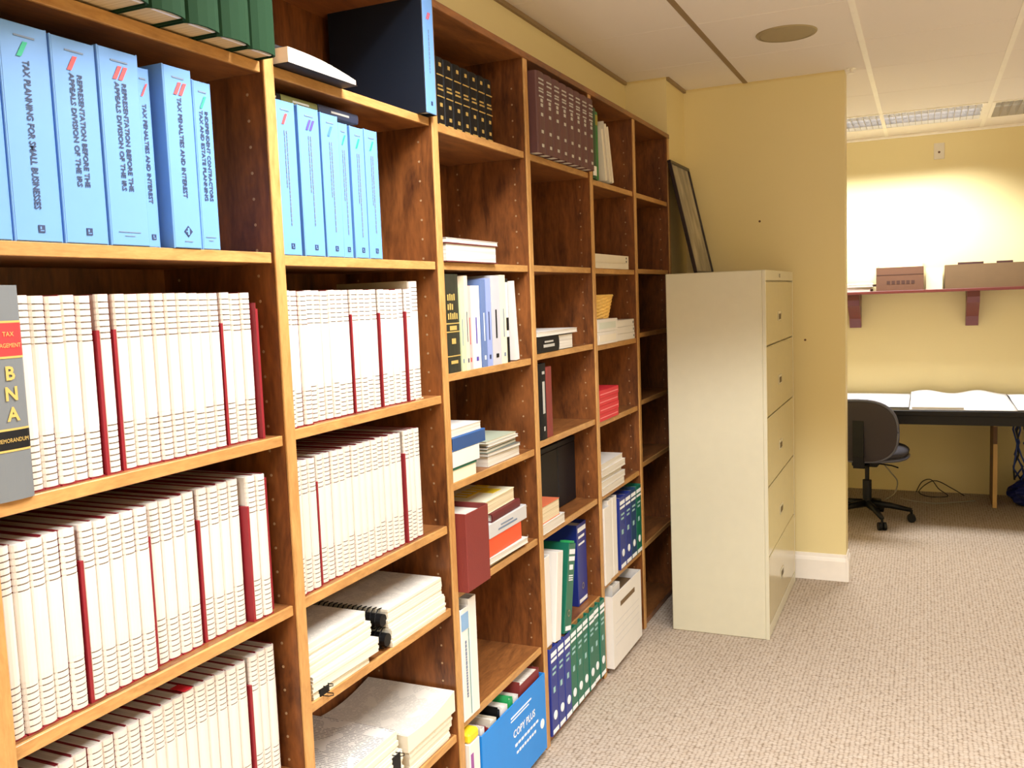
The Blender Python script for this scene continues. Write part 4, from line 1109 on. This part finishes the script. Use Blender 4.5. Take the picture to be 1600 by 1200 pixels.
for i in range(4):
    m = (M_ROYAL, M_ROYAL, mat('teal_navy_vinyl', (34, 66, 104), 0.35), M_GREENB)[i]
    src = reg_binder(0.0800, m); src.location = (-0.002, 3.645 + i * 0.0815, Z)
    src['label'] = ['royal blue binder right of the three white binders', 'royal blue binder second from the white binders', 'teal-navy binder between blue and green in the fifth bay', 'green binder at the right end of the fifth bay'][i]
# white file box on the floor level
bx = thing('file_box', 'open white cardboard file box at floor level near the filing cabinet', 'box', (0.030, 3.426, BOT + 0.0005))
L_, Hc, Dc, w = 0.400, 0.300, 0.29, 0.004
b = MB()
b.box((-w, 0, 0), (0, L_, Hc)); b.box((-Dc, 0, 0), (-Dc + w, L_, Hc)); b.box((-Dc + w, 0, 0), (-w, w, Hc)); b.box((-Dc + w, L_ - w, 0), (-w, L_, Hc)); b.box((-Dc + w, w, 0), (-w, L_ - w, w))
b.obj('box_body', [M_WHITE], bx)
marks(bx, 'ruled_lines', [(0.03, 0.36, 0.12, 0.1215), (0.03, 0.36, 0.15, 0.1515), (0.03, 0.36, 0.09, 0.0915), (0.03, 0.36, 0.18, 0.1815)], M_LGREY)
b = MB(); b.box((0.0002, 0.10, 0.232), (0.001, 0.30, 0.252)); b.obj('hand_slot', M_KRAFT, bx)
b = MB(); b.box((-Dc + 0.01, 0.012, 0.02), (-0.012, L_ - 0.014, 0.262)); b.obj('paper_fill', M_KRAFT, bx)
r = folder(3.50, 0.295, 0.060, 0.22, 0.10, M_WHITE, 'white folder lying in the open white file box', 0.005)

# ------------------------------------------------------------------ filing cabinet
CX0, CX1, CY0, CY1, CH = 0.120, 0.555, 4.018, 4.900, 1.630
cab = thing('filing_cabinet', 'tall putty-coloured five-drawer lateral filing cabinet beyond the bookcase', 'filing cabinet', (CX0, CY0, 0))
W_, D_ = CX1 - CX0, CY1 - CY0
b = MB(); b.box((0, 0, 0.0), (W_ - 0.016, D_, CH), bev=0.003); b.obj('body', M_CABIN, cab)
b = MB(); b.box((W_ - 0.016, 0, 0.0), (W_, 0.012, CH), bev=0.002); b.box((W_ - 0.016, D_ - 0.012, 0), (W_, D_, CH), bev=0.002)
b.box((W_ - 0.016, 0.012, CH - 0.045), (W_, D_ - 0.012, CH), bev=0.002); b.box((W_ - 0.016, 0.012, 0.0), (W_ - 0.002, D_ - 0.012, 0.05), bev=0.002)
b.obj('front_frame', M_CABIN, cab)
zs = [1.582, 1.300, 0.988, 0.680, 0.370, 0.056]
M_GAP = mat('drawer_gap_shadow', (110, 92, 60), 0.7)
for i in range(5):
    z1, z0 = zs[i] - 0.003, zs[i + 1] + 0.003
    b = MB(); b.box((W_ - 0.016, 0.015, z0), (W_ - 0.001, D_ - 0.015, z1), bev=0.0025); dr = b.obj('drawer', M_CABFR, cab)
    b = MB(); yc = D_ * 0.46; zc = (z0 + z1) / 2 - 0.02
    b.box((W_ - 0.0008, yc - 0.045, zc - 0.022), (W_ + 0.0012, yc + 0.045, zc + 0.022), bev=0.001); pl = b.obj('handle_plate', M_CABIN, dr)
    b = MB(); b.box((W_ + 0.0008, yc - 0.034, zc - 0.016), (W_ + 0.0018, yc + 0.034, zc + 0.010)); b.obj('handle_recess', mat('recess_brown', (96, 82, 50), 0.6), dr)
b = MB(); b.cyl((W_, D_ * 0.46, CH - 0.023), (W_ + 0.004, D_ * 0.46, CH - 0.023), 0.009, n=14); b.obj('lock', M_METAL, cab)

# framed picture leaning on the cabinet top against the column
def picture():
    y0, y1 = 4.530, 4.925
    foot = Vector((0.132, 0, CH + 0.001)); top = Vector((0.006, 0, 2.200))
    ht = (top - foot).length; ang = math.atan2(foot.x - top.x, top.z - foot.z)
    p = thing('framed_picture', 'dark-framed landscape picture leaning on top of the filing cabinet', 'picture', (foot.x, y0, foot.z), (0, -ang, 0))
    W2 = y1 - y0; f = 0.016
    b = MB(); b.box((-0.0, 0, 0), (0.018, W2, f), bev=0.002); b.box((0, 0, ht - f), (0.018, W2, ht), bev=0.002); b.box((0, 0, f), (0.018, f, ht - f), bev=0.002); b.box((0, W2 - f, f), (0.018, W2, ht - f), bev=0.002)
    b.obj('frame', mat('dark_frame', (40, 26, 24), 0.35), p)
    m = bpy.data.materials.new('landscape_print'); m.use_nodes = True; nt = m.node_tree; bs = nt.nodes['Principled BSDF']; bs.inputs['Roughness'].default_value = 0.5
    tc = nt.nodes.new('ShaderNodeTexCoord'); n = nt.nodes.new('ShaderNodeTexNoise'); n.inputs['Scale'].default_value = 9; n.inputs['Detail'].default_value = 6
    mp = nt.nodes.new('ShaderNodeMapping'); mp.inputs['Scale'].default_value = (1, 1.4, 0.7); nt.links.new(tc.outputs['Object'], mp.inputs['Vector']); nt.links.new(mp.outputs[0], n.inputs['Vector'])
    cr = nt.nodes.new('ShaderNodeValToRGB'); cr.color_ramp.elements[0].position = 0.3; cr.color_ramp.elements[0].color = (*srgb((92, 88, 60)), 1)
    cr.color_ramp.elements[1].position = 0.72; cr.color_ramp.elements[1].color = (*srgb((196, 180, 140)), 1); e = cr.color_ramp.elements.new(0.5); e.color = (*srgb((146, 132, 96)), 1)
    nt.links.new(n.outputs['Fac'], cr.inputs[0]); nt.links.new(cr.outputs[0], bs.inputs['Base Color'])
    b = MB(); b.box((0.002, f, f), (0.009, W2 - f, ht - f)); b.obj('print', m, p)
    g = bpy.data.materials.new('picture_glass'); g.use_nodes = True; gb = g.node_tree.nodes['Principled BSDF']; gb.inputs['Roughness'].default_value = 0.03; gb.inputs['Alpha'].default_value = 0.12
    b = MB(); b.box((0.011, f, f), (0.013, W2 - f, ht - f)); b.obj('glass', g, p)
picture()

# ------------------------------------------------------------------ far room: wall shelf and what stands on it
SY = 7.06
sh = thing('wall_shelf', 'long reddish-brown wall shelf on wooden brackets above the desk', 'shelf', (0, 0, 1.500))
b = MB(); b.box((0.30, SY, -0.020), (2.60, FY - 0.001, 0.0), bev=0.002); b.obj('board', M_MAHOG, sh)
for x in (0.700, 1.480, 2.26):
    b = MB(); 
    prof = [(FY - 0.001, -0.0205), (SY + 0.03, -0.0205), (SY + 0.03, -0.06), (SY + 0.05, -0.10), (FY - 0.10, -0.20), (FY - 0.06, -0.268), (FY - 0.001, -0.268)]
    b.prism(prof, 0, x - 0.040, x + 0.040); b.obj('bracket', M_MAHOG, sh)
# magazines at the left
z = 1.5005
for i, (m, lab) in enumerate(((M_WHITE, 'bottom white magazine at the left end of the wall shelf'), (mat('pinkish_cover', (222, 176, 196), 0.4), 'pinkish magazine in the pile on the wall shelf'), (M_WHITE, 'white magazine under the topmost on the wall shelf'), (mat('pale_green_cover', (188, 208, 180), 0.4), 'pale green topmost magazine of the pile on the wall shelf'))):
    r = thing('magazine', lab, 'magazine', (0.60 + 0.008 * i, 7.09, z), (0, 0, rad((-2, 3, -4, 5)[i]))); t = 0.016
    b = MB(); b.box((0, 0, 0), (0.215, 0.24, 0.0015)); b.box((0, 0, t - 0.0015), (0.215, 0.24, t)); b.box((0, 0, 0.0015), (0.0015, 0.24, t - 0.0015)); b.obj('cover', m, r)
    b = MB(); b.box((0.002, 0.001, 0.0015), (0.214, 0.239, t - 0.0015)); b.obj('pages', M_PAGE, r); z += t + 0.0007
def open_box(name, label, x0, x1, y0, y1, z, h, m, inner, flap=None, wr=None):
    t = thing(name, label, 'box', (x0, y0, z)); X, Y = x1 - x0, y1 - y0; w = 0.004
    b = MB(); b.box((0, 0, 0), (X, w, h)); b.box((0, Y - w, 0), (X, Y, h)); b.box((0, w, 0), (w, Y - w, h)); b.box((X - w, w, 0), (X, Y - w, h)); b.box((w, w, 0), (X - w, Y - w, w)); b.obj('box_body', m, t)
    if flap:
        b = MB(); R_ = Matrix.Rotation(rad(-12), 3, 'X'); b.box((0.01, Y - w - 0.001, h + 0.001), (X - 0.01, Y - 0.001, h + flap), rot=R_); b.obj('lid_flap', inner, t)
    return t
bx = open_box('cardboard_box', 'small brown cardboard box with a pale raised flap on the wall shelf', 0.855, 1.165, 7.075, 7.330, 1.5005, 0.165, mat('brown_box', (104, 70, 48), 0.7, var=0.08), mat('pale_flap', (226, 198, 150), 0.7), flap=0.055)
b = MB(); b.box((0.0, -0.0012, 0.110), (0.31, -0.0002, 0.114)); b.obj('box_tape_line', mat('box_dark_line', (70, 42, 30), 0.7), bx)
b = MB(); 
for q in range(6): b.box((0.07 + q * 0.032, -0.0012, 0.045), (0.092 + q * 0.032, -0.0002, 0.070))
b.obj('box_print', mat('box_dark_line', (92, 56, 34), 0.7), bx)
open_box('paper_box', 'cream carton between the small brown box and the long tan box', 1.180, 1.285, 7.110, 7.330, 1.5005, 0.150, mat('cream_carton', (240, 222, 190), 0.7), M_KRAFTL)
bx = open_box('cardboard_box', 'long tan cardboard box at the right end of the wall shelf', 1.300, 1.980, 7.075, 7.340, 1.5005, 0.165, M_KRAFT, M_KRAFTL)
for (x, y, t, lab) in ((1.38, 7.10, 0.16, 'dark folder standing in the long tan box, left one'), (1.62, 7.12, 0.10, 'dark folder standing in the long tan box, middle one'), (1.80, 7.10, 0.14, 'dark folder standing in the long tan box, right one')):
    r = thing('folder', lab, 'folder', (x, y, 1.5050)); b = MB(); b.box((0, 0, 0), (t, 0.012, 0.175), bev=0.001); b.obj('cover', mat('dark_folder', (70, 40, 34), 0.6), r)
    b = MB(); b.box((0.003, 0.0122, 0.002), (t - 0.003, 0.020, 0.170)); b.obj('pages', M_PAGEC, r)
# wall plate high on the far wall
pl = thing('wall_plate', 'small white wall plate high on the far wall under the ceiling light', 'wall plate', (1.262, FY - 0.0005, 2.483))
b = MB(); b.box((-0.035, -0.006, -0.057), (0.035, 0, 0.057), bev=0.002); b.obj('plate', M_OFFW, pl)
b = MB(); b.cyl((0, -0.0085, -0.008), (0, -0.006, -0.008), 0.008, n=14); b.obj('jack', M_WLEG, pl)

# ------------------------------------------------------------------ desk
DY0, DY1, DZ = 6.36, 7.345, 0.735
dk = thing('desk', 'long black-edged desk against the far wall under white papers', 'desk', (0, 0, 0))
b = MB(); b.box((0.10, DY0, DZ - 0.035), (2.60, DY1, DZ), bev=0.003); b.obj('desktop', M_DESKT, dk)
b = MB(); b.box((0.12, DY0 + 0.012, DZ - 0.092), (2.58, DY0 + 0.032, DZ - 0.0355)); b.obj('apron', M_DESKT, dk)
for x in (0.14, 1.602, 2.52):
    b = MB(); b.box((x, 6.93, 0), (x + 0.024, 7.28, DZ - 0.0355)); lg = b.obj('leg', M_WLEG, dk)
    b = MB(); b.box((x - 0.001, 6.926, 0), (x + 0.025, 6.930, 0.44)); b.box((x - 0.001, 6.926, 0.56), (x + 0.025, 6.930, DZ - 0.036)); b.obj('edge_strip', M_WEDGE, lg)
# large sheets on the desk
def sheet(x0, x1, y0, y1, z, lab, bumps=(), seed=0, roll=None, cat='paper', name='large_paper_sheet'):
    rnd = random.Random(seed); nx, ny = 26, 12; b = MB(); vs = []; fs = []
    ph = rnd.uniform(0, 6)
    for lvl in (0, 1):
        for j in range(ny + 1):
            for i in range(nx + 1):
                x = x0 + (x1 - x0) * i / nx; y = y0 + (y1 - y0) * j / ny
                z_ = z
                for (bx_, by_, hh, ww) in bumps: z_ += hh * math.exp(-((x - bx_) ** 2 / (ww * ww) + (y - by_) ** 2 / (ww * ww * 2)))
                z_ += 0.0015 * (1 + math.sin(x * 9 + ph) * math.sin(y * 7 + ph))
                vs.append((x, y, z_ + (0.0025 if lvl else 0.0)))
    N = (nx + 1) * (ny + 1)
    for j in range(ny):
        for i in range(nx):
            a = j * (nx + 1) + i; q = (a, a + 1, a + nx + 2, a + nx + 1)
            fs.append(tuple(reversed(q))); fs.append(tuple(k + N for k in q))
    for i in range(nx):
        fs.append((i, i + 1, i + 1 + N, i + N)); a = ny * (nx + 1) + i; fs.append((a + 1, a, a + N, a + 1 + N))
    for j in range(ny):
        a = j * (nx + 1); fs.append((a + nx + 1, a, a + N, a + nx + 1 + N)); a = j * (nx + 1) + nx; fs.append((a, a + nx + 1, a + nx + 1 + N, a + N))
    b.add(vs, fs)
    o = b.obj(name, printed('plan_sheet', (232, 230, 228), (150, 150, 160), line=18, gap=0.35, blocks=5), smooth=True)
    return tag(o, lab, cat)
sheet(0.20, 1.08, 6.50, 7.30, DZ + 0.001, 'large white plan sheet behind the chair, left part of the desk', seed=1)
sheet(1.085, 1.700, 6.375, 7.30, DZ + 0.001, 'large white plan sheets with curled back edge in the middle of the desk', bumps=((1.18, 7.22, 0.035, 0.12), (1.52, 7.24, 0.035, 0.11)), seed=2)
sheet(1.705, 2.40, 6.42, 7.30, DZ + 0.001, 'large white plan sheets at the right edge of the picture on the desk', bumps=((1.78, 7.1, 0.02, 0.1),), seed=3)
b = MB(); b.box((0, 0, 0), (0.30, 0.21, 0.012), bev=0.001); o = b.obj('notepad', M_WHITE); o.location = (1.10, 6.385, DZ + 0.0085)
o.rotation_euler = (0, 0, 0); tag(o, 'white pad lying near the front edge of the desk on the plan sheets', 'notepad')

# ------------------------------------------------------------------ office chair
ch = thing('office_chair', 'charcoal fabric office chair with its back to us, tucked under the desk', 'chair', (0.825, 6.30, 0), (0, 0, rad(-6)))
def pad(w, h, t, n=2.6, rows=14, cols=24, crown=0.6):
    """a superellipse cushion lying in local XZ, thickness along Y"""
    b = MB(); vs = []; fs = []
    rings = []
    for k in range(rows + 1):
        a = -PI / 2 + PI * k / rows
        yy = math.sin(a) * t / 2; s = max(0.02, math.cos(a)) ** 0.28 if 0 < k < rows else 0.03
        for i in range(cols):
            th = 2 * PI * i / cols
            cx_ = abs(math.cos(th)) ** (2 / n) * (1 if math.cos(th) >= 0 else -1); sz_ = abs(math.sin(th)) ** (2 / n) * (1 if math.sin(th) >= 0 else -1)
            vs.append((cx_ * w / 2 * s, yy, sz_ * h / 2 * s))
    for k in range(rows):
        for i in range(cols): fs.append((k * cols + i, k * cols + (i + 1) % cols, (k + 1) * cols + (i + 1) % cols, (k + 1) * cols + i))
    fs.append(tuple(range(cols))); fs.append(tuple(range(rows * cols, (rows + 1) * cols))[::-1])
    b.add(vs, fs); return b
bk_ = pad(0.460, 0.400, 0.070); o = bk_.obj('backrest', M_CHAIR, ch, smooth=True); o.location = (0, -0.215, 0.640); o.rotation_euler = (rad(6), 0, 0)
bs_ = pad(0.455, 0.395, 0.030); q = bs_.obj('rear_shell', mat('chair_shell_charcoal', (54, 48, 52), 0.5, spec=0.3), o, smooth=True); q.location = (0, -0.030, -0.004)
rim = MB(); pts_ = []
for i in range(41):
    th = 2 * PI * i / 40
    pts_.append(((abs(math.cos(th)) ** (2 / 2.6)) * (1 if math.cos(th) >= 0 else -1) * 0.228, -0.026, (abs(math.sin(th)) ** (2 / 2.6)) * (1 if math.sin(th) >= 0 else -1) * 0.198))
rim.tube(pts_, 0.010, n=8); rim.obj('rim', M_CHAIRP, o, smooth=True)
st = pad(0.510, 0.480, 0.080); o = st.obj('seat', M_CHAIR, ch, smooth=True); o.location = (0, 0.060, 0.470); o.rotation_euler = (rad(90), 0, 0)
st = pad(0.520, 0.490, 0.040); o = st.obj('seat_pan', M_CHAIRP, ch, smooth=True); o.location = (0, 0.060, 0.437); o.rotation_euler = (rad(90), 0, 0)
b = MB(); pts = [(0, -0.262, 0.70), (0, -0.268, 0.60), (0, -0.268, 0.48), (0, -0.245, 0.41), (0, -0.14, 0.395), (0, 0.03, 0.395)]
for i in range(len(pts) - 1):
    p, q_ = Vector(pts[i]), Vector(pts[i + 1]); d_ = (q_ - p).normalized(); nrm = Vector((0, -d_.z, d_.y)) * 0.009
    vs = []
    for P_ in (p - d_ * 0.006, q_ + d_ * 0.006):
        for sx_ in (-0.033, 0.033):
            for s2 in (-1, 1): vs.append(P_ + Vector((sx_, 0, 0)) + nrm * s2)
    b.add(vs, [(0, 1, 3, 2), (4, 6, 7, 5), (0, 4, 5, 1), (2, 3, 7, 6), (1, 5, 7, 3), (0, 2, 6, 4)])
b.obj('back_support_bar', M_BLKPL, ch)
b = MB(); b.box((-0.08, -0.04, 0.375), (0.08, 0.16, 0.418), bev=0.006); b.obj('tilt_mechanism', M_BLKPL, ch)
b = MB(); b.cyl((0, 0.06, 0.10), (0, 0.06, 0.27), 0.028, n=18); b.cyl((0, 0.06, 0.27), (0, 0.06, 0.38), 0.014, n=14); b.obj('gas_column', M_BLKPL, ch)
for k in range(5):
    a = rad(-62 + 72 * k); ex, ey = math.cos(a) * 0.27, 0.06 + math.sin(a) * 0.27
    b = MB(); b.tube([(0, 0.06, 0.115), (ex * 0.5, 0.06 + (ey - 0.06) * 0.5, 0.105), (ex, ey, 0.078)], [0.026, 0.020, 0.014], n=8); lg = b.obj('base_arm', M_BLKPL, ch, smooth=True)
    b = MB(); tx, ty = -math.sin(a), math.cos(a)
    for s in (-1, 1): b.cyl((ex + tx * s * 0.006, ey + ty * s * 0.006, 0.026), (ex + tx * s * 0.024, ey + ty * s * 0.024, 0.026), 0.026, n=18)
    b.cyl((ex, ey, 0.03), (ex, ey, 0.08), 0.008, n=8); b.obj('caster', M_BLKPL, lg)
b = MB(); b.tube([(0.07, 0.02, 0.39), (0.16, 0.0, 0.385), (0.20, -0.01, 0.375)], 0.005, n=6); b.obj('lever', M_BLKPL, ch)

# cables and the bag under the desk
def cable(pts, r, m, lab, name='cable'):
    P_ = [Vector(p) for p in pts]; out = []
    for i in range(len(P_) - 1):
        p0 = P_[max(i - 1, 0)]; p1 = P_[i]; p2 = P_[i + 1]; p3 = P_[min(i + 2, len(P_) - 1)]
        for k in range(6):
            t = k / 6; out.append(0.5 * ((2 * p1) + (p2 - p0) * t + (2 * p0 - 5 * p1 + 4 * p2 - p3) * t * t + (3 * p1 - p0 - 3 * p2 + p3) * t ** 3))
    out.append(P_[-1]); b = MB(); b.tube(out, r, n=6); o = b.obj(name, m, smooth=True); return tag(o, lab, 'cable')
cable([(1.02, 7.05, 0.005), (1.12, 6.98, 0.005), (1.25, 6.95, 0.005), (1.38, 7.02, 0.005), (1.50, 7.10, 0.005)], 0.0045, M_GREYCORD, 'pale cord lying across the carpet under the desk')
cable([(1.12, 7.30, 0.006), (1.16, 7.27, 0.09), (1.22, 7.26, 0.11), (1.27, 7.24, 0.05), (1.33, 7.20, 0.006), (1.20, 7.16, 0.006), (1.14, 7.22, 0.03), (1.24, 7.28, 0.10), (1.36, 7.27, 0.05), (1.44, 7.24, 0.006)], 0.0035, M_BLKCORD, 'dark cord coiled in loops by the wall under the desk')
cable([(0.92, 6.98, 0.006), (0.98, 6.96, 0.06), (1.00, 6.95, 0.15), (0.95, 6.96, 0.22), (0.90, 7.0, 0.30), (0.9, 7.2, 0.5), (0.9, 7.335, 0.52)], 0.0045, M_GREYCORD, 'pale cord hanging in a loop behind the chair')
hb = thing('cable_bundle', 'tangled blue and black cables hanging under the desk at the right', 'cables', (1.80, 7.0, 0.69))
rnd = random.Random(5)
for k in range(9):
    x = rnd.uniform(-0.09, 0.10); pts = [(x, rnd.uniform(-0.05, 0.05), 0.006)]
    for j in range(1, 7): pts.append((x * (1 - j * 0.08) + rnd.uniform(-0.035, 0.035), rnd.uniform(-0.06, 0.06), 0.006 - j * 0.085))
    b = MB(); P_ = [Vector(p) for p in pts]; b.tube(P_, 0.006, n=6); b.obj('cord', (M_BLUECORD, M_BLKCORD, M_BLUECORD)[k % 3], hb, smooth=True)
bag = thing('plastic_bag', 'crumpled dark blue plastic bag on the floor under the desk at the right', 'bag', (1.86, 7.05, 0.0))
b = MB(); vs = []; fs = []; n = 24; m_ = 12
for j in range(m_ + 1):
    for i in range(n):
        a = 2 * PI * i / n; tt_ = j / m_; R = 0.15 * math.sin(PI * min(0.96, 0.12 + tt_ * 0.86)) ** 0.6 * (1 + 0.12 * math.sin(5 * a + 3 * tt_ * 4) + 0.07 * math.sin(11 * a - 7 * tt_))
        vs.append((math.cos(a) * R, math.sin(a) * R * 0.9, 0.001 + 0.20 * tt_))
for j in range(m_):
    for i in range(n): fs.append((j * n + i, j * n + (i + 1) % n, (j + 1) * n + (i + 1) % n, (j + 1) * n + i))
fs.append(tuple(range(n))[::-1]); fs.append(tuple(range(m_ * n, (m_ + 1) * n))); b.add(vs, fs); b.obj('bag_body', M_BLUEBAG, bag)
b = MB(); b.lathe([(0.045, 0.199), (0.020, 0.215), (0.035, 0.245), (0.050, 0.262)], n=14); b.obj('gathered_neck', M_BLUEBAG, bag)
